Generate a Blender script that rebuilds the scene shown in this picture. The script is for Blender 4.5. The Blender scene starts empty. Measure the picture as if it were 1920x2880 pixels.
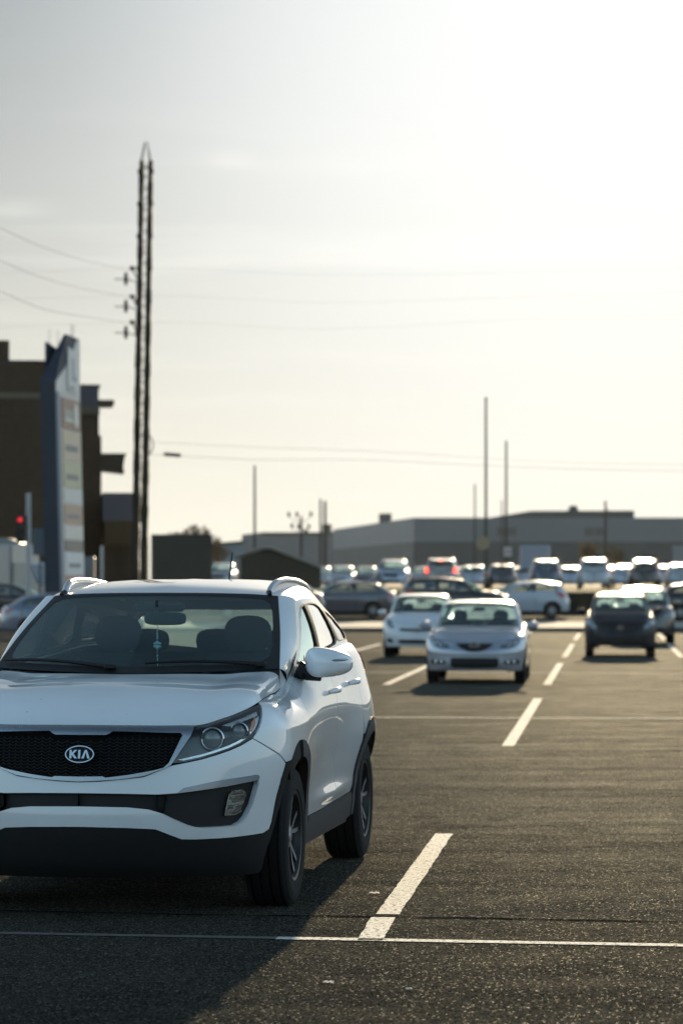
import bpy, bmesh, math, random
from mathutils import Vector, Matrix, geometry
random.seed(7)
R=math.radians
scene=bpy.context.scene
COL=scene.collection
# ---------------------------------------------------------------- camera
CAM_H=1.61
cam_d=bpy.data.cameras.new("camera"); cam=bpy.data.objects.new("camera",cam_d); COL.objects.link(cam)
cam.location=(0,0,CAM_H); cam.rotation_euler=(R(90),0,0)
cam_d.sensor_fit='HORIZONTAL'; cam_d.sensor_width=24.0; cam_d.lens=105.0
cam_d.shift_y=203/1920
cam_d.clip_start=.1; cam_d.clip_end=6000
cam_d.dof.use_dof=True; cam_d.dof.focus_distance=14.7; cam_d.dof.aperture_fstop=3.8; cam_d.dof.aperture_blades=0
scene.camera=cam
# ---------------------------------------------------------------- sky and sun
SUN_AZ=R(5.6); SUN_EL=R(10.5)
world=bpy.data.worlds.new("World"); scene.world=world; world.use_nodes=True
wn=world.node_tree.nodes; wl=world.node_tree.links; wn.clear()
wo=wn.new('ShaderNodeOutputWorld'); bg=wn.new('ShaderNodeBackground'); sky=wn.new('ShaderNodeTexSky')
sky.sky_type='NISHITA'; sky.sun_disc=False; sky.sun_elevation=SUN_EL; sky.sun_rotation=SUN_AZ
sky.altitude=100; sky.air_density=1.0; sky.dust_density=1.6; sky.ozone_density=1.2
bg.inputs[1].default_value=SKY_STRENGTH=0.12

def wmath(op,a,b=None,c=None,clamp=False):
    n=wn.new('ShaderNodeMath'); n.operation=op; n.use_clamp=clamp
    for i,v in enumerate((a,b,c)):
        if v is None: continue
        if isinstance(v,(int,float)): n.inputs[i].default_value=v
        else: wl.new(v,n.inputs[i])
    return n.outputs[0]
def wscale(v,k):
    n=wn.new('ShaderNodeVectorMath'); n.operation='SCALE'
    if isinstance(v,tuple): n.inputs[0].default_value=v
    else: wl.new(v,n.inputs[0])
    if isinstance(k,(int,float)): n.inputs['Scale'].default_value=k
    else: wl.new(k,n.inputs['Scale'])
    return n.outputs[0]
def wadd(a,b):
    n=wn.new('ShaderNodeVectorMath'); n.operation='ADD'; wl.new(a,n.inputs[0]); wl.new(b,n.inputs[1]); return n.outputs[0]
tc=wn.new('ShaderNodeTexCoord'); DIRV=tc.outputs['Generated']
sx=wn.new('ShaderNodeSeparateXYZ'); wl.new(DIRV,sx.inputs[0])
# sky reshaped for fill: the bright patch round the sun is levelled and greyed
bw=wn.new('ShaderNodeRGBToBW'); wl.new(sky.outputs[0],bw.inputs[0]); LUM=bw.outputs[0]
sat=wmath('DIVIDE',LUM,wmath('ADD',LUM,3.2))
mixs=wn.new('ShaderNodeMix'); mixs.data_type='RGBA'; wl.new(sat,mixs.inputs[0]); wl.new(sky.outputs[0],mixs.inputs[6])
wl.new(wscale((.42,.84,1.46),LUM),mixs.inputs[7])
# glare of the thin haze round the sun, and the paler air along the horizon
sdv=wn.new('ShaderNodeVectorMath'); sdv.operation='DOT_PRODUCT'; wl.new(DIRV,sdv.inputs[0]); sdv.inputs[1].default_value=(math.sin(SUN_AZ)*math.cos(SUN_EL),math.cos(SUN_AZ)*math.cos(SUN_EL),math.sin(SUN_EL))
ang=wmath('ARCCOSINE',wmath('MINIMUM',sdv.outputs['Value'],.99999))
frontw=wn.new('ShaderNodeMapRange'); frontw.interpolation_type='SMOOTHSTEP'; frontw.inputs[1].default_value=R(48); frontw.inputs[2].default_value=R(14); wl.new(ang,frontw.inputs[0])
side=wmath('MULTIPLY_ADD',wmath('POWER',wmath('ABSOLUTE',sx.outputs[0]),2.0),2.6,.72)  # added brightness to left and right, to lift the suv's shaded flank
tintn=wn.new('ShaderNodeVectorMath'); tintn.operation='MULTIPLY'; wl.new(mixs.outputs[2],tintn.inputs[0]); tintn.inputs[1].default_value=(1.02,1.0,.90)
base=wscale(wscale(tintn.outputs[0],side),wmath('DIVIDE',1.0,wmath('ADD',1.0,wmath('MULTIPLY',wmath('DIVIDE',LUM,1.1),frontw.outputs[0]))))
glow=wmath('POWER',2.71828,wmath('MULTIPLY',wmath('POWER',wmath('DIVIDE',ang,R(7.7)),2.0),-1.0))
elev=wmath('MAXIMUM',sx.outputs[2],0.0)
hor=wmath('POWER',2.71828,wmath('DIVIDE',elev,-.11))
fm=wn.new('ShaderNodeMapRange'); fm.inputs[1].default_value=-.8; fm.inputs[2].default_value=.25; fm.inputs[3].default_value=.16; fm.inputs[4].default_value=1.0; wl.new(sx.outputs[1],fm.inputs[0])
front=fm.outputs[0]
hor=wmath('MULTIPLY',hor,front)
# thin streaks of cloud low in the sky
mp=wn.new('ShaderNodeMapping'); mp.inputs['Scale'].default_value=(5,5,62); mp.inputs['Rotation'].default_value=(0,R(-2),0); mp.inputs['Location'].default_value=(1.3,.2,.4); wl.new(DIRV,mp.inputs[0])
nz=wn.new('ShaderNodeTexNoise'); nz.inputs['Scale'].default_value=1.5; nz.inputs['Detail'].default_value=7; nz.inputs['Roughness'].default_value=.6; nz.inputs['Distortion'].default_value=.4
wl.new(mp.outputs[0],nz.inputs['Vector'])
rp=wn.new('ShaderNodeMapRange'); rp.interpolation_type='SMOOTHSTEP'; rp.inputs[1].default_value=.50; rp.inputs[2].default_value=.70; wl.new(nz.outputs[0],rp.inputs[0])
bnd=wn.new('ShaderNodeMapRange'); bnd.inputs[1].default_value=.17; bnd.inputs[2].default_value=.12; bnd.interpolation_type='SMOOTHSTEP'; wl.new(sx.outputs[2],bnd.inputs[0])
cloud=wmath('MULTIPLY',wmath('MULTIPLY',rp.outputs[0],bnd.outputs[0]),.35)
azim=wmath('DIVIDE',sx.outputs[0],wmath('MAXIMUM',sx.outputs[1],.05))
elw=wmath('MULTIPLY_ADD',wmath('SUBTRACT',nz.outputs[0],.5),.012,sx.outputs[2])
for (ca,ce,sa,se,am) in ((.045,.1135,.070,.0042,1.5),(.005,.1385,.030,.0050,.8),(-.037,.1415,.0085,.0028,.9),(-.110,.1238,.012,.0022,.9),(-.05,.108,.03,.0025,.5)):
    g1=wmath('POWER',wmath('DIVIDE',wmath('SUBTRACT',azim,ca),sa),2.0); g2=wmath('POWER',wmath('ABSOLUTE',wmath('DIVIDE',wmath('SUBTRACT',elw,ce),se)),2.0)
    gg=wmath('POWER',2.71828,wmath('MULTIPLY',wmath('ADD',g1,g2),-1.0))
    fw=wmath('GREATER_THAN',sx.outputs[1],0.0)
    cloud=wmath('ADD',cloud,wmath('MULTIPLY',wmath('MULTIPLY',gg,fw),wmath('MULTIPLY',nz.outputs[0],am)))
tot=wadd(wadd(base,wscale((1.0,.985,.95),wmath('MULTIPLY',glow,GLOW:=5.6))),wadd(wscale((1.0,.89,.66),wmath('MULTIPLY',hor,HORZ:=5.2)),wscale((1.0,.97,.90),cloud)))
bt=wn.new('ShaderNodeRGBToBW'); wl.new(tot,bt.inputs[0])
shoulder=wmath('POWER',wmath('ADD',1.0,wmath('POWER',wmath('DIVIDE',bt.outputs[0],4.45),3.0)),-1/3)
tot=wscale(tot,shoulder)
wl.new(tot,bg.inputs[0]); wl.new(bg.outputs[0],wo.inputs[0])
sd=bpy.data.lights.new("sun",'SUN'); sun=bpy.data.objects.new("sun",sd); COL.objects.link(sun)
sd.energy=5.0; sd.angle=R(.5); sd.color=(1.0,.80,.52)
SUN_DIR=Vector((math.sin(SUN_AZ)*math.cos(SUN_EL),math.cos(SUN_AZ)*math.cos(SUN_EL),math.sin(SUN_EL)))
sun.rotation_euler=SUN_DIR.to_track_quat('Z','Y').to_euler(); sun.location=(30,300,60)
vs_=scene.view_settings
scene.display_settings.display_device='sRGB'
vs_.view_transform='Standard'; vs_.look='None'; vs_.gamma=1.0; vs_.use_curve_mapping=False
vs_.exposure=1.06
scene.cycles.max_bounces=10; scene.cycles.transparent_max_bounces=24; scene.cycles.transmission_bounces=8
scene.cycles.caustics_reflective=False; scene.cycles.caustics_refractive=False
scene.cycles.sample_clamp_indirect=8
scene.cycles.use_denoising=True
# ---------------------------------------------------------------- car surfaces
# car space: x = the car's left, y = backwards from the front axle, z = up
def spl(pts):
    xs=[p[0] for p in pts]; ys=[p[1] for p in pts]; n=len(xs)
    d=[(ys[i+1]-ys[i])/(xs[i+1]-xs[i]) for i in range(n-1)]
    m=[d[0]]
    for i in range(1,n-1):
        m.append(0.0 if d[i-1]*d[i]<=0 else 2*d[i-1]*d[i]/(d[i-1]+d[i]) if False else (d[i-1]*(xs[i+1]-xs[i])+d[i]*(xs[i]-xs[i-1]))/(xs[i+1]-xs[i-1]))
    m.append(d[-1])
    def f(x):
        if x<=xs[0]: return ys[0]
        if x>=xs[-1]: return ys[-1]
        lo,hi=0,n-1
        while hi-lo>1:
            k=(lo+hi)//2
            if xs[k]<=x: lo=k
            else: hi=k
        h=xs[hi]-xs[lo]; t=(x-xs[lo])/h
        t2=t*t; t3=t2*t
        return (2*t3-3*t2+1)*ys[lo]+(t3-2*t2+t)*h*m[lo]+(3*t2-2*t3)*ys[hi]+(t3-t2)*h*m[hi]
    return f
def curve3(pts):
    n=len(pts)
    L=[0.0]
    for i in range(1,n): L.append(L[-1]+math.dist(pts[i-1],pts[i]))
    t=[l/L[-1] for l in L]
    fs=[spl([(t[i],pts[i][k]) for i in range(n)]) for k in range(3)]
    return lambda u:(fs[0](u),fs[1](u),fs[2](u))
def vs_sub(a,b): return (a[0]-b[0],a[1]-b[1],a[2]-b[2])
def va(a,b): return (a[0]+b[0],a[1]+b[1],a[2]+b[2])

def vm(a,k): return (a[0]*k,a[1]*k,a[2]*k)
def vx(a,b): return (a[1]*b[2]-a[2]*b[1],a[2]*b[0]-a[0]*b[2],a[0]*b[1]-a[1]*b[0])
def vn(a):
    l=math.sqrt(a[0]*a[0]+a[1]*a[1]+a[2]*a[2]) or 1.0
    return (a[0]/l,a[1]/l,a[2]/l)
def mix3(a,b,t): return (a[0]+(b[0]-a[0])*t,a[1]+(b[1]-a[1])*t,a[2]+(b[2]-a[2])*t)
def coons(c0,c1,d0,d1,bump=None):
    # c0(a),c1(a): front and back edge; d0(b),d1(b): centre and outer edge
    p00,p10,p01,p11=c0(0),c0(1),c1(0),c1(1)
    def f(a,b):
        A=mix3(c0(a),c1(a),b); B=mix3(d0(b),d1(b),a)
        C=mix3(mix3(p00,p10,a),mix3(p01,p11,a),b)
        r=vs_sub(va(A,B),C)
        if bump: r=va(r,bump(a,b))
        return r
    return f
class Shell:
    SF=1.2; SR=1.2
    def __init__(self,**P):
        self.__dict__.update(P)
        self.fy=spl(P['front']); self.ry=spl(P['rear']); self.wz=spl(P['side'])
        self.zt=spl(P['top']); self.ra=spl(P['roll_in']); self.rb=spl(P['roll_h'])
        self.tap=spl(P['taper'])
        self.xr=spl(P['roof_x']); self.zr=spl(P['roof_z'])
        self.len=self.ycr-self.ycf
        self.smax=self.SF+self.len+self.SR
        self.W_=P.get('warp')
        if self.W_: self.wf=spl(self.W_); self.w0,self.w1=self.W_[-1]; self.smax-=self.w1-self.w0
        self.flare=P.get('flares',[])
        self._e={}
    def wid(self,y,z):
        w=self.wz(z)*self.tap(y)
        for (fy,fz,h,ry,rz) in self.flare:
            w+=h*math.exp(-((y-fy)/ry)**2-((z-fz)/rz)**2)
        return w
    def plan(self,s,z):
        if self.W_: s=self.wf(s) if s<self.w0 else s+self.w1-self.w0
        return self.plan0(s,z)
    def plan0(self,s,z):
        SM=self.SF+self.len+self.SR
        if s<self.SF:
            ph=max(s,0.0)/self.SF*math.pi/2; p=2/self.nf
            w=self.wid(self.ycf,z); yf=self.fy(z)
            sx=math.sin(ph); sy=max(math.cos(ph),0)
            y=self.ycf-(self.ycf-yf)*sy**p
            return (self.wid(y,z)*sx**p if s<0.9*self.SF else self.wid(y,z)*sx**p, y)
        if s<=self.SF+self.len:
            y=self.ycf+s-self.SF
            return (self.wid(y,z),y)
        ph=min(1.0,(SM-s)/self.SR)*math.pi/2; p=2/self.nr
        yr=self.ry(z)
        y=self.ycr+(yr-self.ycr)*max(math.cos(ph),0)**p
        return (self.wid(y,z)*math.sin(max(ph,0))**p,y)
    def L(self,s,q):
        zt=self.zt(s); b=self.rb(s)
        if q<zt-b: z=q; ins=0
        else:
            an=min(1.3,(q-zt+b)/b)*math.pi/2
            if an<=math.pi/2: z=zt-b+b*math.sin(an); ins=self.ra(s)*(1-math.cos(an))
            else: z=zt; ins=self.ra(s)*(1+an-math.pi/2)
        x,y=self.plan(s,z)
        if ins:
            e=.004
            x0,y0=self.plan(max(s-e,.0005),z); x1,y1=self.plan(min(s+e,self.smax-.0005),z)
            tx,ty=x1-x0,y1-y0; l=math.hypot(tx,ty) or 1
            x-=ty/l*ins; y+=tx/l*ins
            if x<0: x=0
        return (x,y,z)
    def edge(self,s): return self.L(s,self.zt(s))
    def s_at_y(self,y,z=.7):
        o=self.w1-self.w0 if self.W_ else 0
        if y>=max(self.ycf,self.ycf+o) and y<=self.ycr: return self.SF+y-self.ycf-o
        lo,hi=(0,self.SF) if y<self.ycf+o else (self.SF+self.len-o,self.smax)
        for _ in range(40):
            m=(lo+hi)/2
            if self.plan(m,z)[1]<y: lo=m
            else: hi=m
        return (lo+hi)/2
    def s_at_x(self,x,z=.7,rear=False):
        lo,hi=(0,self.SF)
        for _ in range(40):
            m=(lo+hi)/2
            xx=self.plan(self.smax-m if rear else m,z)[0]
            if xx<x: lo=m
            else: hi=m
        m=(lo+hi)/2
        return self.smax-m if rear else m
    def belt(self,y):
        k=round(y,3)
        if k not in self._e: self._e[k]=self.edge(self.s_at_y(y,1.0))
        return self._e[k]
    def G(self,y,z):           # greenhouse flank above the belt line
        xb,_,zb=self.belt(y); xt=self.xr(y); zt=self.zr(y)
        u=(z-zb)/max(zt-zb,.05)
        return (xb+(xt-xb)*u+self.bulge*4*u*(1-u),y,z)
# ---------------------------------------------------------------- mesh building
class MB:
    def __init__(self): self.v=[]; self.f=[]; self.n=[]; self.m=[]
    def add(self,vs,fs,ns=None,mi=0):
        if ns is None:
            for f in fs:
                P=[vs[i] for i in f]
                nx=ny=nz=0.0
                for i in range(len(P)):
                    a,b=P[i],P[(i+1)%len(P)]
                    nx+=(a[1]-b[1])*(a[2]+b[2]); ny+=(a[2]-b[2])*(a[0]+b[0]); nz+=(a[0]-b[0])*(a[1]+b[1])
                nn=vn((nx,ny,nz)); k=len(self.v)
                self.v+=P; self.n+=[nn]*len(P); self.f.append(tuple(range(k,k+len(P)))); self.m.append(mi)
        else:
            k=len(self.v); self.v+=[tuple(p) for p in vs]; self.n+=[tuple(p) for p in ns]
            for f in fs: self.f.append(tuple(i+k for i in f)); self.m.append(mi)
    def smooth(self,vs,fs,mi=0):
        ns=[[0,0,0] for _ in vs]
        for f in fs:
            P=[vs[i] for i in f]; nx=ny=nz=0.0
            for i in range(len(P)):
                a,b=P[i],P[(i+1)%len(P)]
                nx+=(a[1]-b[1])*(a[2]+b[2]); ny+=(a[2]-b[2])*(a[0]+b[0]); nz+=(a[0]-b[0])*(a[1]+b[1])
            for i in f: ns[i][0]+=nx; ns[i][1]+=ny; ns[i][2]+=nz
        self.add(vs,fs,[vn(n) for n in ns],mi)
    def merge(self,o,mirror=False,M=None,mi=None):
        k=len(self.v)
        if mirror:
            self.v+=[(-p[0],p[1],p[2]) for p in o.v]; self.n+=[(-p[0],p[1],p[2]) for p in o.n]
            self.f+=[tuple(i+k for i in reversed(f)) for f in o.f]
        elif M is not None:
            R3=M.to_3x3()
            self.v+=[tuple(M@Vector(p)) for p in o.v]; self.n+=[tuple((R3@Vector(p)).normalized()) for p in o.n]
            self.f+=[tuple(i+k for i in f) for f in o.f]
        else:
            self.v+=o.v; self.n+=o.n; self.f+=[tuple(i+k for i in f) for f in o.f]
        self.m+=o.m if mi is None else [mi]*len(o.m)
        return self
    def both(self):
        r=MB(); r.merge(self); r.merge(self,True); return r
    def mirrored(self):
        r=MB(); r.merge(self,True); return r
    def build(self,name,mats,parent=None,loc=None,rot=None):
        me=bpy.data.meshes.new(name); me.from_pydata(self.v,[],self.f)
        if not isinstance(mats,(list,tuple)): mats=[mats]
        for m in mats: me.materials.append(m)
        me.polygons.foreach_set('use_smooth',[True]*len(me.polygons))
        if len(mats)>1: me.polygons.foreach_set('material_index',self.m)
        me.update()
        me.normals_split_custom_set_from_vertices(self.n)
        o=bpy.data.objects.new(name,me); COL.objects.link(o)
        if parent: o.parent=parent
        if loc: o.location=loc
        if rot: o.rotation_euler=rot
        return o
    # ------------------------------------------------ primitives
    def box(self,c,h,M=None,bev=0,mi=0):
        b=min(bev,min(h)*.9)
        if b<=0:
            P=[(sx*h[0],sy*h[1],sz*h[2]) for sz in(-1,1) for sy in(-1,1) for sx in(-1,1)]
            F=[(0,2,3,1),(4,5,7,6),(0,1,5,4),(2,6,7,3),(0,4,6,2),(1,3,7,5)]
            if M is not None: P=[tuple(M@Vector(p)) for p in P]
            self.add([va(p,c) for p in P],F,None,mi); return self
        # chamfered box
        P=[];idx={}
        for sx in(-1,1):
            for sy in(-1,1):
                for sz in(-1,1):
                    for ax in range(3):
                        q=[sx*(h[0]-b),sy*(h[1]-b),sz*(h[2]-b)]
                        q[ax]=(sx,sy,sz)[ax]*h[ax]
                        idx[(sx,sy,sz,ax)]=len(P); P.append(tuple(q))
        F=[]
        for ax in range(3):
            o1,o2=(ax+1)%3,(ax+2)%3
            for s in(-1,1):
                def key(a,b_):
                    k=[0,0,0]; k[ax]=s;k[o1]=a;k[o2]=b_
                    return idx[(k[0],k[1],k[2],ax)]
                f=[key(-1,-1),key(1,-1),key(1,1),key(-1,1)]
                F.append(tuple(f if s>0 else f[::-1]))
        for ax in range(3):
            o1,o2=(ax+1)%3,(ax+2)%3
            for a in(-1,1):
                for b_ in(-1,1):
                    def key(t,axx):
                        k=[0,0,0]; k[ax]=t;k[o1]=a;k[o2]=b_
                        return idx[(k[0],k[1],k[2],axx)]
                    f=[key(-1,o1),key(1,o1),key(1,o2),key(-1,o2)]
                    F.append(tuple(f if a*b_<0 else f[::-1]))
        for sx in(-1,1):
            for sy in(-1,1):
                for sz in(-1,1):
                    f=[idx[(sx,sy,sz,k)] for k in range(3)]
                    F.append(tuple(f if sx*sy*sz>0 else f[::-1]))
        # fix winding
        G=[]
        for f in F:
            p=[Vector(P[i]) for i in f]; n=(p[1]-p[0]).cross(p[2]-p[0]); ctr=sum(p,Vector())/len(p)
            G.append(f if n.dot(ctr)>0 else f[::-1])
        if M is not None: P=[tuple(M@Vector(p)) for p in P]
        self.add([va(p,c) for p in P],G,None,mi); return self
    def bar(self,a,b,w,d=None,mi=0):
        a=Vector(a); b=Vector(b); d=d or w; z=(b-a); l=z.length; z.normalize()
        up=Vector((0,1,0)) if abs(z.y)<.9 else Vector((1,0,0))
        x=up.cross(z).normalized(); y=z.cross(x)
        M=Matrix((x,y,z)).transposed()
        return self.box(tuple((a+b)/2),(w/2,d/2,l/2),M,0,mi)
    def tube(self,path,r,n=8,cap=True,mi=0):
        P=[Vector(p) for p in path]; m=len(P); rs=r if isinstance(r,(list,tuple)) else [r]*m
        vs=[];fs=[];ns=[]; px=None
        for i in range(m):
            t=(P[min(i+1,m-1)]-P[max(i-1,0)]).normalized()
            if px is None:
                up=Vector((0,0,1)) if abs(t.z)<.9 else Vector((1,0,0)); px=up.cross(t).normalized()
            else: px=(px-t*px.dot(t)).normalized()
            py=t.cross(px)
            for k in range(n):
                a=2*math.pi*k/n; d=px*math.cos(a)+py*math.sin(a)
                vs.append(tuple(P[i]+d*rs[i])); ns.append(tuple(d))
        for i in range(m-1):
            for k in range(n):
                k2=(k+1)%n
                fs.append((i*n+k,i*n+k2,(i+1)*n+k2,(i+1)*n+k))
        self.add(vs,fs,ns,mi)
        if cap:
            self.add([vs[k] for k in range(n)],[tuple(range(n-1,-1,-1))],None,mi)
            self.add([vs[(m-1)*n+k] for k in range(n)],[tuple(range(n))],None,mi)
        return self
    def lathe(self,prof,c,axis='x',n=32,mi=0,sharp=True):
        # prof: list of (r, h) ; revolves round axis through c
        def pt(r,h,a):
            if axis=='x': return (c[0]+h,c[1]+r*math.cos(a),c[2]+r*math.sin(a))
            if axis=='y': return (c[0]+r*math.sin(a),c[1]+h,c[2]+r*math.cos(a))
            return (c[0]+r*math.cos(a),c[1]+r*math.sin(a),c[2]+h)
        for i in range(len(prof)-1):
            (r0,h0),(r1,h1)=prof[i],prof[i+1]
            l=math.hypot(r1-r0,h1-h0) or 1; nr,nh=(h1-h0)/l,-(r1-r0)/l
            vs=[];ns=[];fs=[]
            for k in range(n+1):
                a=2*math.pi*k/n
                vs+= [pt(r0,h0,a),pt(r1,h1,a)]
                q=vs_sub(pt(nr,nh,a),c); ns+=[q,q]
            for k in range(n):
                fs.append((2*k,2*k+2,2*k+3,2*k+1))
            self.add(vs,fs,ns,mi)
        return self
    def prism(self,poly,z0,z1,mi=0,M=None):
        # poly in xy counter-clockwise; extruded z0..z1
        n=len(poly)
        P=[(p[0],p[1],z0) for p in poly]+[(p[0],p[1],z1) for p in poly]
        F=[tuple(range(n,2*n)),tuple(range(n-1,-1,-1))]+[(i,(i+1)%n,n+(i+1)%n,n+i) for i in range(n)]
        if M is not None: P=[tuple(M@Vector(p)) for p in P]
        self.add(P,F,None,mi); return self
    def ellipsoid(self,c,r,n=16,m=10,e=1.0,mi=0,fn=None):
        vs=[];fs=[]
        def sp(t): return math.copysign(abs(t)**e,t)
        for i in range(m+1):
            th=-math.pi/2+math.pi*i/m
            for k in range(n):
                a=2*math.pi*k/n
                p=(sp(math.cos(th))*sp(math.cos(a))*r[0],sp(math.cos(th))*sp(math.sin(a))*r[1],sp(math.sin(th))*r[2])
                if fn: p=fn(p)
                vs.append(va(p,c))
        for i in range(m):
            for k in range(n):
                k2=(k+1)%n
                fs.append((i*n+k,i*n+k2,(i+1)*n+k2,(i+1)*n+k))
        self.smooth(vs,fs,mi); return self
def vs_sub(a,b): return (a[0]-b[0],a[1]-b[1],a[2]-b[2])
def sub2d(poly,step):
    out=[]; n=len(poly)
    for i in range(n):
        a,b=poly[i],poly[(i+1)%n]; l=math.hypot(b[0]-a[0],b[1]-a[1]); k=max(1,int(math.ceil(l/step)))
        for j in range(k): out.append((a[0]+(b[0]-a[0])*j/k,a[1]+(b[1]-a[1])*j/k))
    return out
def chaikin(poly,it=2,keep=()):
    for _ in range(it):
        out=[]; n=len(poly)
        for i in range(n):
            a,b=poly[i],poly[(i+1)%n]
            out.append((a[0]*.75+b[0]*.25,a[1]*.75+b[1]*.25)); out.append((a[0]*.25+b[0]*.75,a[1]*.25+b[1]*.75))
        poly=out
    return poly
def rnd2(poly,f=.16):
    out=[]; n=len(poly)
    for i in range(n):
        a,b,c=poly[i-1],poly[i],poly[(i+1)%n]
        p=(b[0]+(a[0]-b[0])*f,b[1]+(a[1]-b[1])*f); q=(b[0]+(c[0]-b[0])*f,b[1]+(c[1]-b[1])*f)
        for t in (0,.33,.67,1): out.append(tuple((1-t)**2*p[k]+2*t*(1-t)*b[k]+t*t*q[k] for k in (0,1)))
    return out
def inpoly(p,poly):
    x,y=p; c=False; n=len(poly); j=n-1
    for i in range(n):
        xi,yi=poly[i]; xj,yj=poly[j]
        if (yi>y)!=(yj>y) and x<(xj-xi)*(y-yi)/(yj-yi)+xi: c=not c
        j=i
    return c
def area2(poly): return sum(poly[i][0]*poly[(i+1)%len(poly)][1]-poly[(i+1)%len(poly)][0]*poly[i][1] for i in range(len(poly)))
def tri2d(outer,holes,step,grid=True):
    loops=[sub2d(outer,step)]+[sub2d(h,step) for h in holes]
    pts=[];edges=[];cl=[]
    for l in loops:
        k=len(pts); pts+=l; edges+=[(k+i,k+(i+1)%len(l)) for i in range(len(l))]
    nb=len(pts)
    bset={}
    cell=step
    for p in pts: bset.setdefault((int(p[0]//cell),int(p[1]//cell)),[]).append(p)
    if grid:
        x0=min(p[0] for p in loops[0]);x1=max(p[0] for p in loops[0]);y0=min(p[1] for p in loops[0]);y1=max(p[1] for p in loops[0])
        ny=max(1,int(round((y1-y0)/(step*.87)))); 
        for j in range(1,ny):
            y=y0+(y1-y0)*j/ny; x=x0+step*(.5 if j%2 else 1.0)
            while x<x1:
                if inpoly((x,y),loops[0]) and not any(inpoly((x,y),h) for h in loops[1:]):
                    ci,cj=int(x//cell),int(y//cell)
                    if all((q[0]-x)**2+(q[1]-y)**2>(.45*step)**2 for a in(-1,0,1) for b in(-1,0,1) for q in bset.get((ci+a,cj+b),())):
                        pts.append((x,y))
                x+=step
    V,E,Fs,ov,oe,of=geometry.delaunay_2d_cdt([Vector(p) for p in pts],edges,[],0,1e-6)
    V=[(p.x,p.y) for p in V]; F=[]
    for f in Fs:
        c=(sum(V[i][0] for i in f)/len(f),sum(V[i][1] for i in f)/len(f))
        if inpoly(c,loops[0]) and not any(inpoly(c,h) for h in loops[1:]):
            if area2([V[i] for i in f])<0: f=f[::-1]
            F.append(tuple(f))
    return V,F,loops
def surf(fn,u,v,off=0.0,e=2e-3):
    p=fn(u,v)
    du=vs_sub(fn(u+e,v),fn(u-e,v)); dv=vs_sub(fn(u,v+e),fn(u,v-e))
    n=vn(vx(du,dv))
    return (va(p,vm(n,off)) if off else p),n
def panel(mb,outer,fn,holes=(),step=.03,off=0.0,skirt=0.0,mi=0,grid=True,smi=None):
    if area2(outer)<0: outer=outer[::-1]
    holes=[h if area2(h)<0 else h[::-1] for h in holes]
    V,F,loops=tri2d(outer,holes,step,grid)
    S=[surf(fn,u,v,off) for u,v in V]
    mb.add([s[0] for s in S],F,[s[1] for s in S],mi)
    if skirt:
        for l in loops:
            T=[surf(fn,u,v,off) for u,v in l]; n=len(l)
            vs=[];ns=[];fs=[]
            for i in range(n):
                (a,na),(b,nb)=T[i],T[(i+1)%n]
                a2=va(a,vm(na,-skirt)); b2=va(b,vm(nb,-skirt))
                q=[a,a2,b2,b]; k=len(vs); vs+=q
                nn=vn(vx(vs_sub(b,a),na)); ns+=[nn]*4
                fs.append((k,k+1,k+2,k+3))
            mb.add(vs,fs,ns,mi if smi is None else smi)
    return mb
def gridsurf(mb,fn,na,nb,a0=0,a1=1,b0=0,b1=1,off=0.0,mi=0,skirt=0):
    vs=[];ns=[];fs=[]
    def ev(a,b):
        ea=1e-3
        A0,A1=max(a-ea,0),min(a+ea,1); B0,B1=max(b-ea,0),min(b+ea,1)
        p=fn(a,b); n=vn(vx(vs_sub(fn(A1,b),fn(A0,b)),vs_sub(fn(a,B1),fn(a,B0))))
        return (va(p,vm(n,off)) if off else p),n
    for j in range(nb+1):
        for i in range(na+1):
            p,n=ev(a0+(a1-a0)*i/na,b0+(b1-b0)*j/nb); vs.append(p); ns.append(n)
    w=na+1
    for j in range(nb):
        for i in range(na): fs.append((j*w+i,j*w+i+1,(j+1)*w+i+1,(j+1)*w+i))
    mb.add(vs,fs,ns,mi)
    if skirt:
        loop=[(i,0) for i in range(na)]+[(na,j) for j in range(nb)]+[(na-i,nb) for i in range(na)]+[(0,nb-j) for j in range(nb)]
        for k in range(len(loop)):
            i0=loop[k][1]*w+loop[k][0]; i1=loop[(k+1)%len(loop)][1]*w+loop[(k+1)%len(loop)][0]
            a,b=vs[i0],vs[i1]; a2=va(a,vm(ns[i0],-skirt)); b2=va(b,vm(ns[i1],-skirt))
            mb.add([a,a2,b2,b],[(0,1,2,3)],None,mi)
    return mb
# ---------------------------------------------------------------- tagging
def tag(o,label=None,cat=None,group=None,kind=None):
    if label: o['label']=label
    if cat: o['category']=cat
    if group: o['group']=group
    if kind: o['kind']=kind
    return o
def empty(name,loc,rz=0,label=None,cat=None,group=None):
    o=bpy.data.objects.new(name,None); COL.objects.link(o); o.location=loc; o.rotation_euler=(0,0,rz)
    o.empty_display_size=.2
    return tag(o,label,cat,group)
def copy_tree(o,parent=None):
    c=o.copy(); COL.objects.link(c)
    if parent: c.parent=parent
    for ch in list(o.children): copy_tree(ch,c)
    return c
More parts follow.
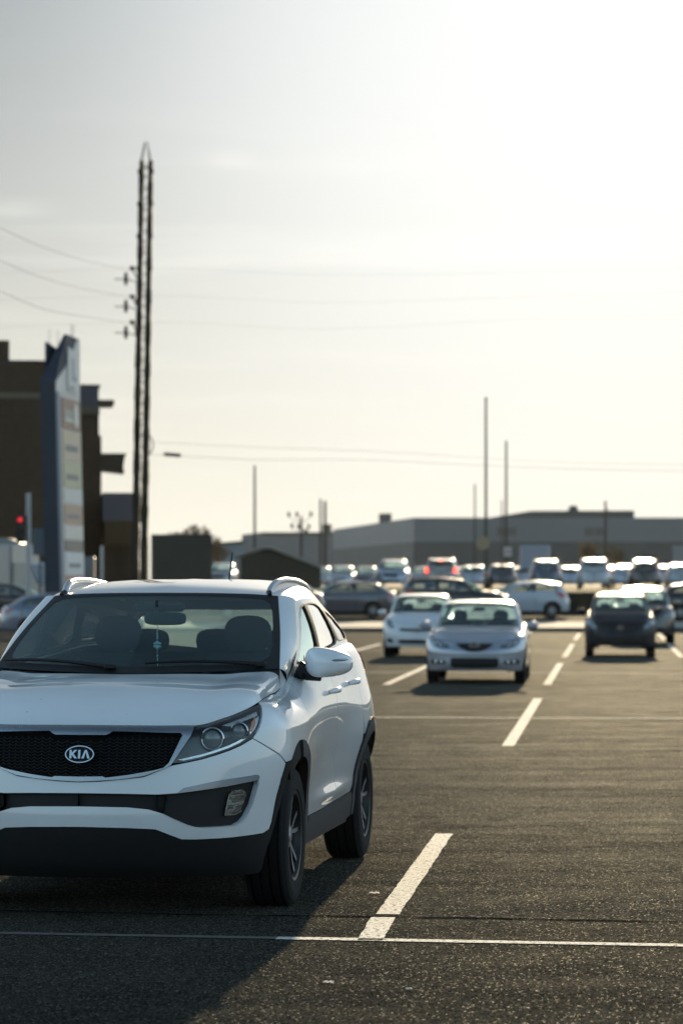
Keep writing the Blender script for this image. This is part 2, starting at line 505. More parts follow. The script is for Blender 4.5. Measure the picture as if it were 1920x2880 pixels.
# ---------------------------------------------------------------- materials
MATS={}
def mat(name,col,rough=.5,metal=0.0,var=.08,scale=8.0,bump=0.0,bscale=60.0,coat=0.0,spec=.5,emit=None,rvar=0.0,back=None,coords='Object',coat_rough=.03):
    if name in MATS: return MATS[name]
    m=bpy.data.materials.new(name); m.use_nodes=True; MATS[name]=m
    nt=m.node_tree; N=nt.nodes; Lk=nt.links
    b=N['Principled BSDF']
    b.inputs['Roughness'].default_value=rough; b.inputs['Metallic'].default_value=metal
    b.inputs['Coat Weight'].default_value=coat; b.inputs['Coat IOR'].default_value=1.62; b.inputs['Coat Roughness'].default_value=coat_rough
    b.inputs['Specular IOR Level'].default_value=spec
    t=N.new('ShaderNodeTexCoord'); n=N.new('ShaderNodeTexNoise'); n.inputs['Scale'].default_value=scale; n.inputs['Detail'].default_value=5
    Lk.new(t.outputs[coords],n.inputs['Vector'])
    r=N.new('ShaderNodeMix'); r.data_type='RGBA'
    c=col
    r.inputs[6].default_value=(*[max(0,k*(1-var)) for k in c],1); r.inputs[7].default_value=(*[min(1,k*(1+var)) for k in c],1)
    Lk.new(n.outputs[0],r.inputs[0])
    last=r.outputs[2]
    if back is not None:
        g=N.new('ShaderNodeNewGeometry'); r2=N.new('ShaderNodeMix'); r2.data_type='RGBA'
        Lk.new(g.outputs['Backfacing'],r2.inputs[0]); Lk.new(last,r2.inputs[6]); r2.inputs[7].default_value=(*back,1); last=r2.outputs[2]
        if coat:
            mth=N.new('ShaderNodeMath'); mth.operation='MULTIPLY_ADD'; mth.inputs[1].default_value=-coat; mth.inputs[2].default_value=coat
            Lk.new(g.outputs['Backfacing'],mth.inputs[0]); Lk.new(mth.outputs[0],b.inputs['Coat Weight'])
    Lk.new(last,b.inputs['Base Color'])
    if rvar:
        mr=N.new('ShaderNodeMapRange'); mr.inputs[3].default_value=max(0,rough-rvar); mr.inputs[4].default_value=rough+rvar
        Lk.new(n.outputs[0],mr.inputs[0]); Lk.new(mr.outputs[0],b.inputs['Roughness'])
    if bump:
        n2=N.new('ShaderNodeTexNoise'); n2.inputs['Scale'].default_value=bscale; n2.inputs['Detail'].default_value=4
        Lk.new(t.outputs[coords],n2.inputs['Vector'])
        bp=N.new('ShaderNodeBump'); bp.inputs['Strength'].default_value=bump; bp.inputs['Distance'].default_value=.02
        Lk.new(n2.outputs[0],bp.inputs['Height']); Lk.new(bp.outputs[0],b.inputs['Normal'])
    if emit:
        b.inputs['Emission Color'].default_value=(*emit[0],1); b.inputs['Emission Strength'].default_value=emit[1]
    return m
def glass(name,tint=(.72,.80,.78),refl=1.0,rough=.01,dirt=.05):
    if name in MATS: return MATS[name]
    m=bpy.data.materials.new(name); m.use_nodes=True; MATS[name]=m
    nt=m.node_tree; N=nt.nodes; Lk=nt.links; N.clear()
    out=N.new('ShaderNodeOutputMaterial'); tr=N.new('ShaderNodeBsdfTransparent'); gl=N.new('ShaderNodeBsdfGlossy'); mx=N.new('ShaderNodeMixShader')
    fr=N.new('ShaderNodeFresnel'); fr.inputs[0].default_value=1.5; df=N.new('ShaderNodeBsdfDiffuse'); m2=N.new('ShaderNodeMixShader')
    tr.inputs[0].default_value=(*tint,1); gl.inputs['Roughness'].default_value=rough; gl.inputs[0].default_value=(.74,.93,.96,1) if 'wind' in name else (1,1,1,1)
    df.inputs[0].default_value=(.40,.48,.48,1)
    tcn=N.new('ShaderNodeTexCoord'); nn=N.new('ShaderNodeTexNoise'); nn.inputs['Scale'].default_value=9; nn.inputs['Detail'].default_value=6
    mr=N.new('ShaderNodeMapRange'); mr.inputs[1].default_value=.3; mr.inputs[2].default_value=.8; mr.inputs[3].default_value=dirt*.4; mr.inputs[4].default_value=dirt*1.4
    Lk.new(tcn.outputs['Object'],nn.inputs['Vector']); Lk.new(nn.outputs[0],mr.inputs[0])
    # a single pane: the same fresnel from either side
    g=N.new('ShaderNodeNewGeometry')
    ma=N.new('ShaderNodeMath'); ma.operation='MULTIPLY_ADD'; ma.inputs[1].default_value=1/1.5-1.5; ma.inputs[2].default_value=1.5
    Lk.new(g.outputs['Backfacing'],ma.inputs[0]); Lk.new(ma.outputs[0],fr.inputs[0])
    mul=N.new('ShaderNodeMath'); mul.operation='MULTIPLY'; mul.inputs[1].default_value=refl; mul.use_clamp=True
    Lk.new(fr.outputs[0],mul.inputs[0])
    Lk.new(mr.outputs[0],m2.inputs[0]); Lk.new(tr.outputs[0],m2.inputs[1]); Lk.new(df.outputs[0],m2.inputs[2])
    Lk.new(mul.outputs[0],mx.inputs[0]); Lk.new(m2.outputs[0],mx.inputs[1]); Lk.new(gl.outputs[0],mx.inputs[2])
    Lk.new(mx.outputs[0],out.inputs[0])
    return m
RUBBER=mat('tyre_rubber',(.010,.010,.0105),.85,spec=.25,var=.25,scale=30,bump=.15,bscale=90)
BLACKP=mat('black_plastic',(.010,.010,.0105),.6,spec=.35,var=.2,scale=20,bump=.12,bscale=400)
TRIM=mat('grey_trim_plastic',(.026,.026,.027),.65,spec=.35,var=.15,scale=12,bump=.15,bscale=500)
DARKIN=mat('dark_interior',(.013,.019,.020),.8,var=.2,scale=10)
SEATM=mat('seat_fabric',(.018,.025,.026),.9,var=.2,scale=40,bump=.2,bscale=300)
CHROME=mat('chrome',(.50,.52,.53),.12,1.0,var=.03,rvar=.05)
SATIN=mat('satin_chrome',(.33,.35,.37),.28,1.0,var=.04,rvar=.06)
RIMS=mat('machined_alloy',(.42,.43,.45),.36,1.0,var=.06,rvar=.08)
RIMD=mat('dark_alloy',(.03,.031,.033),.4,.4,var=.1)
def dusty(name,base_tint,dust):
    # glass with a film of dust that glows when the sun is behind it, wiped clear in an arc
    m=glass(name,base_tint,.9,.01,.02); nt=m.node_tree; N=nt.nodes; Lk=nt.links
    out=[n for n in N if n.type=='OUTPUT_MATERIAL'][0]; prev=out.inputs[0].links[0].from_socket
    t=N.new('ShaderNodeBsdfTranslucent'); t.inputs[0].default_value=(.62,.74,.84,1); mx=N.new('ShaderNodeMixShader')
    tc=N.new('ShaderNodeTexCoord'); mp=N.new('ShaderNodeMapping'); mp.inputs['Location'].default_value=(-.05,0,-1.02); Lk.new(tc.outputs['Object'],mp.inputs[0])
    sx=N.new('ShaderNodeSeparateXYZ'); Lk.new(mp.outputs[0],sx.inputs[0])
    cb=N.new('ShaderNodeCombineXYZ'); Lk.new(sx.outputs[0],cb.inputs[0]); Lk.new(sx.outputs[2],cb.inputs[2])
    ln=N.new('ShaderNodeVectorMath'); ln.operation='LENGTH'; Lk.new(cb.outputs[0],ln.inputs[0])
    r=N.new('ShaderNodeMapRange'); r.inputs[1].default_value=.34; r.inputs[2].default_value=.37; r.inputs[3].default_value=dust*.62; r.inputs[4].default_value=dust; Lk.new(ln.outputs['Value'],r.inputs[0])
    n=N.new('ShaderNodeTexNoise'); n.inputs['Scale'].default_value=7; n.inputs['Detail'].default_value=5; Lk.new(tc.outputs['Object'],n.inputs['Vector'])
    mu=N.new('ShaderNodeMath'); mu.operation='MULTIPLY'; Lk.new(r.outputs[0],mu.inputs[0])
    r2=N.new('ShaderNodeMapRange'); r2.inputs[3].default_value=.6; r2.inputs[4].default_value=1.4; Lk.new(n.outputs[0],r2.inputs[0]); Lk.new(r2.outputs[0],mu.inputs[1])
    Lk.new(mu.outputs[0],mx.inputs[0]); Lk.new(prev,mx.inputs[1]); Lk.new(t.outputs[0],mx.inputs[2]); Lk.new(mx.outputs[0],out.inputs[0])
    return m
REARG=dusty('dusty_rear_glass',(.72,.76,.74),.085)
REARB=dusty('bright_rear_glass',(.78,.80,.78),.30)
WINDSCREEN=glass('windscreen_glass',(.58,.78,.77),1.0,.01,.010)
WINDOWG=glass('window_glass',(.62,.68,.66),2.8,.01,.03)
TINTG=glass('tinted_glass',(.26,.29,.28),2.8,.01,.02)
VALM=mat('dark_trim_plastic',(.009,.009,.009),.75,spec=.25,var=.15,scale=12,bump=.15,bscale=500)
DARKG=glass('privacy_glass',(.10,.11,.11),1.4,.01,.02)
LENSG=glass('lamp_glass',(.92,.95,.94),1.0,.02,.015)
LAMPIN=mat('lamp_reflector',(.72,.73,.74),.18,1.0,var=.08,scale=60,bump=.2,bscale=120)
REDL=mat('red_lamp',(.30,.008,.006),.2,var=.2,scale=80,coat=1)
AMBER=mat('amber_lamp',(.55,.17,.02),.25,var=.2,coat=1)
def specks(m):
    # road specks and a film of dust on the paint
    nt=m.node_tree; N=nt.nodes; Lk=nt.links; b=N['Principled BSDF']; src=b.inputs['Base Color'].links[0].from_socket
    t=N.new('ShaderNodeTexCoord'); v=N.new('ShaderNodeTexVoronoi'); v.inputs['Scale'].default_value=26; Lk.new(t.outputs['Object'],v.inputs['Vector'])
    bw_=N.new('ShaderNodeSeparateColor'); Lk.new(v.outputs['Color'],bw_.inputs[0])
    a=N.new('ShaderNodeMapRange'); a.inputs[1].default_value=.975; a.inputs[2].default_value=.978; Lk.new(bw_.outputs[0],a.inputs[0])
    d=N.new('ShaderNodeMapRange'); d.inputs[1].default_value=.16; d.inputs[2].default_value=.08; Lk.new(v.outputs['Distance'],d.inputs[0])
    mu=N.new('ShaderNodeMath'); mu.operation='MULTIPLY'; Lk.new(a.outputs[0],mu.inputs[0]); Lk.new(d.outputs[0],mu.inputs[1])
    mx=N.new('ShaderNodeMix'); mx.data_type='RGBA'; Lk.new(mu.outputs[0],mx.inputs[0]); Lk.new(src,mx.inputs[6]); mx.inputs[7].default_value=(.16,.13,.10,1)
    sz=N.new('ShaderNodeSeparateXYZ'); Lk.new(t.outputs['Object'],sz.inputs[0]); g=N.new('ShaderNodeMapRange'); g.inputs[1].default_value=.75; g.inputs[2].default_value=.38; g.inputs[3].default_value=0; g.inputs[4].default_value=.40; Lk.new(sz.outputs[2],g.inputs[0])
    n=N.new('ShaderNodeTexNoise'); n.inputs['Scale'].default_value=5; n.inputs['Detail'].default_value=8; n.inputs['Roughness'].default_value=.7; Lk.new(t.outputs['Object'],n.inputs['Vector'])
    m2=N.new('ShaderNodeMath'); m2.operation='MULTIPLY'; Lk.new(g.outputs[0],m2.inputs[0]); Lk.new(n.outputs[0],m2.inputs[1])
    mx2=N.new('ShaderNodeMix'); mx2.data_type='RGBA'; Lk.new(m2.outputs[0],mx2.inputs[0]); Lk.new(mx.outputs[2],mx2.inputs[6]); mx2.inputs[7].default_value=(.30,.27,.22,1)
    Lk.new(mx2.outputs[2],b.inputs['Base Color']); return m
def paint(name,col,metal=0.0,rough=.35,coat=1.0):
    return mat(name,col,rough,metal,var=.05,scale=6,coat=coat,back=(.03,.03,.032),rvar=.05)
# ---------------------------------------------------------------- ground
GLOSS=.041
def asphalt_mat(name='asphalt',dk=1.0,gloss=GLOSS):
    m=bpy.data.materials.new(name); m.use_nodes=True; nt=m.node_tree; N=nt.nodes; Lk=nt.links
    b=N['Principled BSDF']; t=N.new('ShaderNodeTexCoord'); P=t.outputs['Object']
    def noise(sc,det=4,rough=.5,vec=P):
        n=N.new('ShaderNodeTexNoise'); n.inputs['Scale'].default_value=sc; n.inputs['Detail'].default_value=det; n.inputs['Roughness'].default_value=rough; Lk.new(vec,n.inputs['Vector']); return n.outputs[0]
    def mr(v,a,b_,c,d):
        n=N.new('ShaderNodeMapRange'); n.inputs[1].default_value=a; n.inputs[2].default_value=b_; n.inputs[3].default_value=c; n.inputs[4].default_value=d; Lk.new(v,n.inputs[0]); return n.outputs[0]
    def mixc(f,a,c):
        n=N.new('ShaderNodeMix'); n.data_type='RGBA'
        if isinstance(f,float): n.inputs[0].default_value=f
        else: Lk.new(f,n.inputs[0])
        for i,v in ((6,a),(7,c)):
            if isinstance(v,tuple): n.inputs[i].default_value=(*v,1)
            else: Lk.new(v,n.inputs[i])
        return n.outputs[2]
    big=noise(.35,5,.6); mid=noise(2.2,5,.6); fine=noise(85,3,.7)
    st=N.new('ShaderNodeMapping'); st.inputs['Scale'].default_value=(.25,2.2,1); Lk.new(P,st.inputs[0]); streak=noise(1.0,5,.6,st.outputs[0])
    c=mixc(mr(big,.3,.7,0,1),(.058,.057,.054),(.088,.084,.075))
    c=mixc(mr(streak,.35,.7,0,.55),c,(.115,.108,.093))
    c=mixc(mr(mid,.50,.70,0,.9),c,(.034,.033,.031)); c=mixc(mr(noise(.8,4,.6),.58,.68,0,.55),c,(.030,.030,.029)); c=mixc(mr(noise(.55,5,.7),.55,.70,0,.6),c,(.125,.117,.10)); c=mixc(mr(noise(9,5,.65),.5,.75,0,.6),c,(.12,.112,.095)); c=mixc(mr(noise(26,4,.7),.5,.7,0,.5),c,(.03,.03,.029))
    # stones of the aggregate
    v=N.new('ShaderNodeTexVoronoi'); v.inputs['Scale'].default_value=125; Lk.new(P,v.inputs['Vector'])
    bwn=N.new('ShaderNodeRGBToBW'); Lk.new(v.outputs['Color'],bwn.inputs[0])
    c=mixc(mr(bwn.outputs[0],.50,.80,0,.70),c,(.24,.225,.20))
    c=mixc(mr(bwn.outputs[0],.45,.20,0,.75),c,(.010,.010,.010))
    c=mixc(mr(bwn.outputs[0],.885,.90,0,.7),c,(.36,.33,.28))
    hs=N.new('ShaderNodeMix'); hs.data_type='RGBA'; hs.blend_type='MULTIPLY'; hs.inputs[0].default_value=1; Lk.new(c,hs.inputs[6]); hs.inputs[7].default_value=(dk*1.06*.50,dk*.50,dk*.90*.50,1); c=hs.outputs[2]
    N.remove(b); out=N['Material Output']
    df=N.new('ShaderNodeBsdfDiffuse'); gl=N.new('ShaderNodeBsdfGlossy'); mx=N.new('ShaderNodeMixShader')
    Lk.new(c,df.inputs[0]); df.inputs['Roughness'].default_value=.6; gl.inputs['Roughness'].default_value=.62; gl.inputs[0].default_value=(.97,.97,.90,1)
    g=N.new('ShaderNodeNewGeometry'); dp=N.new('ShaderNodeVectorMath'); dp.operation='DOT_PRODUCT'; Lk.new(g.outputs['Incoming'],dp.inputs[0]); Lk.new(g.outputs['True Normal'],dp.inputs[1])
    def mth(op,a,b_):
        n=N.new('ShaderNodeMath'); n.operation=op; n.use_clamp=True
        for i,v_ in enumerate((a,b_)):
            if isinstance(v_,(int,float)): n.inputs[i].default_value=v_
            else: Lk.new(v_,n.inputs[i])
        return n.outputs[0]
    gz=mth('MULTIPLY',mth('POWER',mth('SUBTRACT',1.0,dp.outputs['Value']),17.0),gloss); gz=mth('MULTIPLY',gz,mr(streak,.3,.7,.6,1.4)); gz=mth('MULTIPLY',gz,mr(mid,.3,.7,.55,1.45)); gz=mth('MULTIPLY',gz,mr(bwn.outputs[0],.3,.75,.4,1.7))
    Lk.new(mth('ADD',gz,mr(bwn.outputs[0],.872,.885,0,.07)),mx.inputs[0])
    Lk.new(df.outputs[0],mx.inputs[1]); Lk.new(gl.outputs[0],mx.inputs[2]); Lk.new(mx.outputs[0],out.inputs[0])
    h=N.new('ShaderNodeMath'); h.operation='MULTIPLY_ADD'; h.inputs[1].default_value=.6; Lk.new(fine,h.inputs[0])
    dd=mr(v.outputs['Distance'],0,.6,1,0); Lk.new(dd,h.inputs[2])
    bp=N.new('ShaderNodeBump'); bp.inputs['Strength'].default_value=.75; bp.inputs['Distance'].default_value=.005; Lk.new(h.outputs[0],bp.inputs['Height']); [Lk.new(bp.outputs[0],k.inputs['Normal']) for k in (df,gl)]
    return m
ASPH=asphalt_mat()
ASPHN=asphalt_mat('newer_asphalt',.74,.050)
def seam_y(x): return 14.46-(x+.169)*.155
DIP=-.12            # the far part of the lot lies a little lower
PROF=[(-60,0),(24,0),(46,DIP),(107.9,DIP),(108,.035),(111.6,.20),(124.4,.32),(126.8,1.27),(160,1.32),(240,1.4),(420,1.8),(3500,3)]
def ground_z(y):
    for a,b in zip(PROF,PROF[1:]):
        if a[0]<=y<=b[0]: return a[1]+(b[1]-a[1])*(y-a[0])/(b[0]-a[0])
    return 0
m=MB(); m.add([(-60,seam_y(-60),0),(60,seam_y(60),0),(400,seam_y(60),0),(400,24,0),(-400,24,0),(-400,seam_y(-60),0)],[(0,1,2,3,4,5)])
m.add([(-400,24,0),(400,24,0),(400,46,DIP),(-400,46,DIP)],[(0,1,2,3)]); m.add([(-400,46,DIP),(400,46,DIP),(400,108,DIP),(-400,108,DIP)],[(0,1,2,3)])
tag(m.build('ground',ASPH),kind='structure')
m=MB(); m.add([(-400,-60,0),(400,-60,0),(400,seam_y(60),0),(60,seam_y(60),0),(-60,seam_y(-60),0),(-400,seam_y(-60),0)],[(0,1,2,3,4,5)])
tag(m.build('near_asphalt_lane',ASPHN),kind='structure')
CONC=mat('pale_concrete',(.34,.32,.28),.9,var=.25,scale=1.2,bump=.3,bscale=30,spec=.1,coords='Object')
def strip_mesh(prof,x0=-420,x1=420,mi=0):
    m=MB()
    for (a,b) in zip(prof,prof[1:]):
        m.add([(x0,a[0],a[1]),(x1,a[0],a[1]),(x1,b[0],b[1]),(x0,b[0],b[1])],[(0,1,2,3)])
    return m
# parking lines: a grid turned five degrees from the view; each line is its own painted strip
PAINT=mat('worn_white_paint',(.58,.555,.49),.9,var=.22,scale=22,bump=.3,bscale=120,spec=.12)
def worn_paint():
    m=PAINT; nt=m.node_tree; N=nt.nodes; Lk=nt.links; b=N['Principled BSDF']; t=N.new('ShaderNodeTexCoord'); n=N.new('ShaderNodeTexNoise'); n.inputs['Scale'].default_value=38; n.inputs['Detail'].default_value=6; n.inputs['Roughness'].default_value=.75
    Lk.new(t.outputs['Object'],n.inputs['Vector']); r=N.new('ShaderNodeMapRange'); r.inputs[1].default_value=.40; r.inputs[2].default_value=.47; Lk.new(n.outputs[0],r.inputs[0]); Lk.new(r.outputs[0],b.inputs['Alpha'])
worn_paint()
AX=R(5.15); dirx,diry=math.sin(AX),math.cos(AX)
random.seed(3)
def lot(x,y):
    # point of a flat lot carried onto the dipping one along the same line of sight
    x*=.9907; y*=.9907; q=y
    for _ in range(12): q=y*(CAM_H-ground_z(q))/CAM_H
    return (x*q/y,q,ground_z(q)+.004)
def painted(x,y,l,w,ang,name='painted_line'):
    # strip from (x,y) running l metres along ang, with slightly ragged edges
    n=max(2,int(l/.12)); m=MB(); dx,dy=math.sin(ang),math.cos(ang); px,py=dy,-dx
    L_,R_=[],[]; o0=lot(x,y)
    for i in range(n+1):
        t=l*i/n; a=w/2*(1+random.uniform(-.06,.06)); b=w/2*(1+random.uniform(-.06,.06))
        L_.append(vs_sub(lot(x+dx*t-px*a,y+dy*t-py*a),o0)); R_.append(vs_sub(lot(x+dx*t+px*b,y+dy*t+py*b),o0))
    m.add(L_+R_,[(i,n+1+i,n+2+i,i+1) for i in range(n)])
    o=m.build(name,PAINT,None,o0); return tag(o,kind='structure')
def gx(k,y): return -1.03+2.6*k+math.tan(AX)*y
painted(.128,13.58,.95,.118,R(4.6)); painted(.226,14.66,4.75,.114,R(5.3))
for (y0,y1,ks) in ((29.9,42.3,(-1,0,1)),(48.2,61.2,(-2,-1,0,1)),(66.3,80.8,(-3,-2,-1,0,1,2)),(86.5,98,(-4,-3,-2,-1,0,1,2,3))):
    for k in ks: painted(gx(k,y0),y0,(y1-y0)/math.cos(AX),.125,AX)
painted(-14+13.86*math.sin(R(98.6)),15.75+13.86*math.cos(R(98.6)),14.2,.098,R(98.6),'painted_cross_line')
_p=PAINT; PAINT=mat('worn_shaded_paint',(.13,.115,.105),.95,var=.4,scale=12,spec=0); painted(-14,15.75,13.86,.085,R(98.6),'worn_shaded_cross_line'); PAINT=_p  # worn stretch, its colour also darkened where the suv's shadow falls
for y in (36.3,54.9,72.8): painted(-20+.0,y+1.9,60,.11,R(95.15),'painted_cross_line')
# tarred seam between two lanes of asphalt
sm=MB(); L_,R_=[],[]
SEAM=mat('seam_tar',(.008,.008,.008),1,var=.3,scale=9,spec=0)
for i in range(221):
    x=-11+i*.1; y=seam_y(x)+random.uniform(-.012,.012)+.02*math.sin(x*1.7); w=.008+random.uniform(0,.014)
    L_.append((x,y-w,.0035)); R_.append((x,y+w,.0035))
sm.add(L_+R_,[(i,i+1,222+i,221+i) for i in range(220)]); tag(sm.build('asphalt_seam',SEAM),kind='structure')
# far side of the lot: kerb, pale verge, street, bank, upper lot
m=MB(); m.add([(-420,108,DIP-.02),(420,108,DIP-.02),(420,108,.035),(-420,108,.035)],[(0,1,2,3)]); m.add([(-420,108,.035),(420,108,.035),(420,108.18,.037),(-420,108.18,.037)],[(0,1,2,3)])
tag(m.build('kerb',mat('kerb_concrete',(.09,.088,.08),.9,var=.2,scale=3,spec=.1)),kind='structure')
tag(strip_mesh([(108.18,.037),(109.6,.10),(111.6,.20)]).build('sidewalk',CONC),kind='structure')
tag(strip_mesh([(111.6,.20),(116,.24),(120,.29),(124.4,.32)]).build('road',ASPH),kind='structure')
GRASSD=mat('dry_dark_grass',(.014,.015,.010),.95,var=.5,scale=3,bump=.8,bscale=8,spec=.05)
tag(strip_mesh([(124.4,.32),(125.0,.55),(126.0,1.08),(126.8,1.27)]).build('embankment',GRASSD),kind='structure')
tag(strip_mesh([(126.8,1.27),(160,1.32),(240,1.4)]).build('upper_lot',ASPH),kind='structure')
tag(strip_mesh([(240,1.4),(420,1.8),(900,2.5),(3500,3)],-2500,2500).build('far_ground',mat('far_dry_ground',(.10,.09,.07),.95,var=.3,scale=.05,spec=.05)),kind='structure')
# ---------------------------------------------------------------- buildings, poles, wires, sign
def at(u,v,Y): return ((u-960)/8400*Y, Y, CAM_H-(v-1643)/8400*Y)     # where a thing seen at (u,v) stands when it is Y metres away
def XA(u,Y): return (u-960)/8400*Y
def ZA(v,Y): return CAM_H-(v-1643)/8400*Y
BRICK=mat('brown_brick',(.065,.044,.027),.9,var=.25,scale=2.5,bump=.4,bscale=14,spec=.15)
STONE=mat('pale_stone_band',(.14,.12,.09),.9,var=.15,scale=3,spec=.15)
FASC=mat('blue_grey_fascia',(.06,.065,.085),.7,var=.1,scale=2)
GLASSD=mat('dark_window_pane',(.02,.022,.025),.08,var=.2,scale=1,coat=.5)
def bx(m,x0,x1,y0,y1,z0,z1,mi=0,bev=0): m.box(((x0+x1)/2,(y0+y1)/2,(z0+z1)/2),(abs(x1-x0)/2,abs(y1-y0)/2,abs(z1-z0)/2),None,bev,mi); return m
# brown brick building on the left, in two masses
Y=150; g=1.28
b=empty('brick_building',(XA(60,Y),Y,g),R(6.5),'tall brown brick building behind the blue sign, with pale stone band','building'); bl=Vector(b.location)
def part(m,name,mt,root,loc): 
    o=m.build(name,mt); o.data.transform(Matrix.Translation(-Vector(loc))); o.parent=root; return o
x0,x1=XA(-160,Y),XA(148,Y)
m=MB(); bx(m,x0,x1,Y,Y+22,g,ZA(1104,Y)); part(m,'wall',BRICK,b,bl)
m=MB(); bx(m,x0-.05,x1+.05,Y-.06,Y+22,ZA(1120,Y),ZA(1104,Y)+.002); part(m,'stone_band',STONE,b,bl)
m=MB(); bx(m,x0,x1,Y+.02,Y+22,ZA(1104,Y)+.002,ZA(1020,Y)); part(m,'parapet_wall',BRICK,b,bl)
m=MB(); bx(m,x0-.1,x1+.1,Y-.08,Y+22,ZA(1020,Y),ZA(1013,Y)); part(m,'coping',mat('dark_metal_coping',(.03,.03,.032),.5,.5),b,bl)
m=MB(); bx(m,x0,XA(27,Y),Y+3,Y+10,ZA(1013,Y),ZA(957,Y+3)); part(m,'roof_room',BRICK,b,bl)
for k in range(4):
    m=MB(); xa=XA(-20+k*34,Y); bx(m,xa,xa+.12,Y-.05,Y+.01,g,ZA(1121,Y)); part(m,'pilaster',BRICK,b,bl)
Y2=168; g2=1.33
b=empty('brick_annex',(XA(210,Y2),Y2,g2),R(6),'narrow brown brick wing with blue grey top and thin canopy, right of the blue sign','building'); bl=Vector(b.location)
x0,x1=XA(120,Y2),XA(278,Y2)
m=MB(); bx(m,x0,x1,Y2,Y2+18,g2,ZA(1165,Y2)); part(m,'wall',BRICK,b,bl)
m=MB(); bx(m,x0-.04,x1+.04,Y2-.05,Y2+18,ZA(1165,Y2),ZA(1143,Y2)); part(m,'stone_band',STONE,b,bl)
m=MB(); bx(m,x0,x1-.02,Y2-.02,Y2+18,ZA(1143,Y2),ZA(1086,Y2)); part(m,'fascia',FASC,b,bl)
m=MB(); bx(m,x0-.1,x1+.08,Y2-.1,Y2+18,ZA(1086,Y2),ZA(1081,Y2)); part(m,'coping',MATS['dark_metal_coping'],b,bl)
m=MB(); bx(m,x1,XA(322,Y2),Y2+.5,Y2+5,ZA(1132,Y2),ZA(1122,Y2)); part(m,'canopy',MATS['dark_metal_coping'],b,bl)
m=MB(); bx(m,x1+.002,XA(286,Y2),Y2+1,Y2+9,g2,ZA(1222,Y2)); part(m,'side_pier',BRICK,b,bl)
m=MB()
xa,xb=XA(287,Y2),XA(357,Y2); za,zb_=ZA(1327,Y2),ZA(1272,Y2)
m.prism([(xa,za+.15),(xb-.12,za),(xb-.18,za+.35),(xb-.10,zb_-.25),(xb,zb_),(xa,zb_)],-(Y2+4),-(Y2+1),M=Matrix.Rotation(R(90),4,'X')); part(m,'balcony_box',mat('dark_brown_cladding',(.05,.038,.024),.8,var=.2),b,bl)
m=MB(); bx(m,x0+.5,x0+1.2,Y2-.08,Y2,g2,g2+2.4); part(m,'door',GLASSD,b,bl)
Y3=160; g3=1.32
b=empty('low_brown_building',(XA(335,Y3),Y3,g3),R(5.5),'low brown building with grey top band behind the lattice mast','building'); bl=Vector(b.location)
x0,x1=XA(293,Y3),XA(392,Y3)
m=MB(); bx(m,x0,x1,Y3,Y3+12,ZA(1532,Y3),ZA(1465,Y3)); part(m,'wall',mat('brown_render',(.085,.06,.03),.9,var=.2,scale=2,spec=.1),b,bl)
m=MB(); bx(m,x0-.08,x1+.08,Y3-.1,Y3+12,ZA(1465,Y3),ZA(1386,Y3)); part(m,'fascia',mat('grey_violet_fascia',(.12,.115,.135),.8,var=.08),b,bl)
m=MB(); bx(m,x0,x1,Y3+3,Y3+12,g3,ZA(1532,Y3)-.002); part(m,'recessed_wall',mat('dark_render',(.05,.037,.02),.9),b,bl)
for k in range(3):
    m=MB(); xa=x0+.05+k*1.05; bx(m,xa,xa+.22,Y3+.1,Y3+.4,g3,ZA(1532,Y3)-.003); part(m,'column',BRICK,b,bl)
# dark container
Y4=150; b=empty('shipping_container',(XA(510,Y4),Y4,ground_z(Y4)),R(3.6),'dark green corrugated container standing right of the lattice mast','container'); bl=Vector(b.location)
x0,x1=XA(425,Y4),XA(596,Y4); zt=ZA(1503,Y4); CONT=mat('dark_green_steel',(.055,.058,.046),.6,.2,var=.2,scale=4)
m=MB(); pts=[]; n=22
for i in range(n):
    xa=x0+.12+(x1-x0-.24)*i/n; w=(x1-x0-.24)/n
    pts+=[(xa,.0),(xa+w*.35,0),(xa+w*.5,.06),(xa+w*.85,.06)]
pts.append((x1-.12,0)); zlo=bl.z+.12
vs=[(p[0],Y4+p[1],zlo) for p in pts]+[(p[0],Y4+p[1],zt-.1) for p in pts]; k=len(pts)
m.add(vs,[(i,i+1,k+i+1,k+i) for i in range(k-1)]); bx(m,x0+.05,x1-.05,Y4+.1,Y4+6,zlo,zt-.05); part(m,'body',CONT,b,bl)
m=MB(); bx(m,x0,x1,Y4-.03,Y4+6.05,zt-.1,zt); bx(m,x0,x1,Y4-.03,Y4+.15,bl.z,zlo); bx(m,x0,x0+.12,Y4-.03,Y4+.12,zlo,zt-.1); bx(m,x1-.12,x1,Y4-.03,Y4+.12,zlo,zt-.1); part(m,'frame',CONT,b,bl)
# dark shed with hipped roof
Y5=175; b=empty('dark_shed',(XA(780,Y5),Y5,ground_z(Y5)),R(1.5),'low dark shed with sagging pitched roof in front of the warehouse','shed'); bl=Vector(b.location)
gz=bl.z; P=[at(664,1566,Y5),at(742,1541,Y5),at(760,1541,Y5),at(905,1597,Y5)]
SHED=mat('dark_shed_boards',(.045,.047,.035),.9,var=.3,scale=3,bump=.3,bscale=9); ROOFM=mat('worn_shed_roof',(.34,.31,.26),.7,var=.3,scale=1.5)
m=MB(); D=5
fr=[(P[0][0]+.1,gz),(P[3][0]-.05,gz),(P[3][0]-.05,P[3][2]-.05),(P[2][0],P[2][2]-.08),(P[1][0],P[1][2]-.08),(P[0][0]+.1,P[0][2]-.06)]
m.prism(fr,-(Y5+D),-Y5,M=Matrix.Rotation(R(90),4,'X')); part(m,'wall',SHED,b,bl)
m=MB()
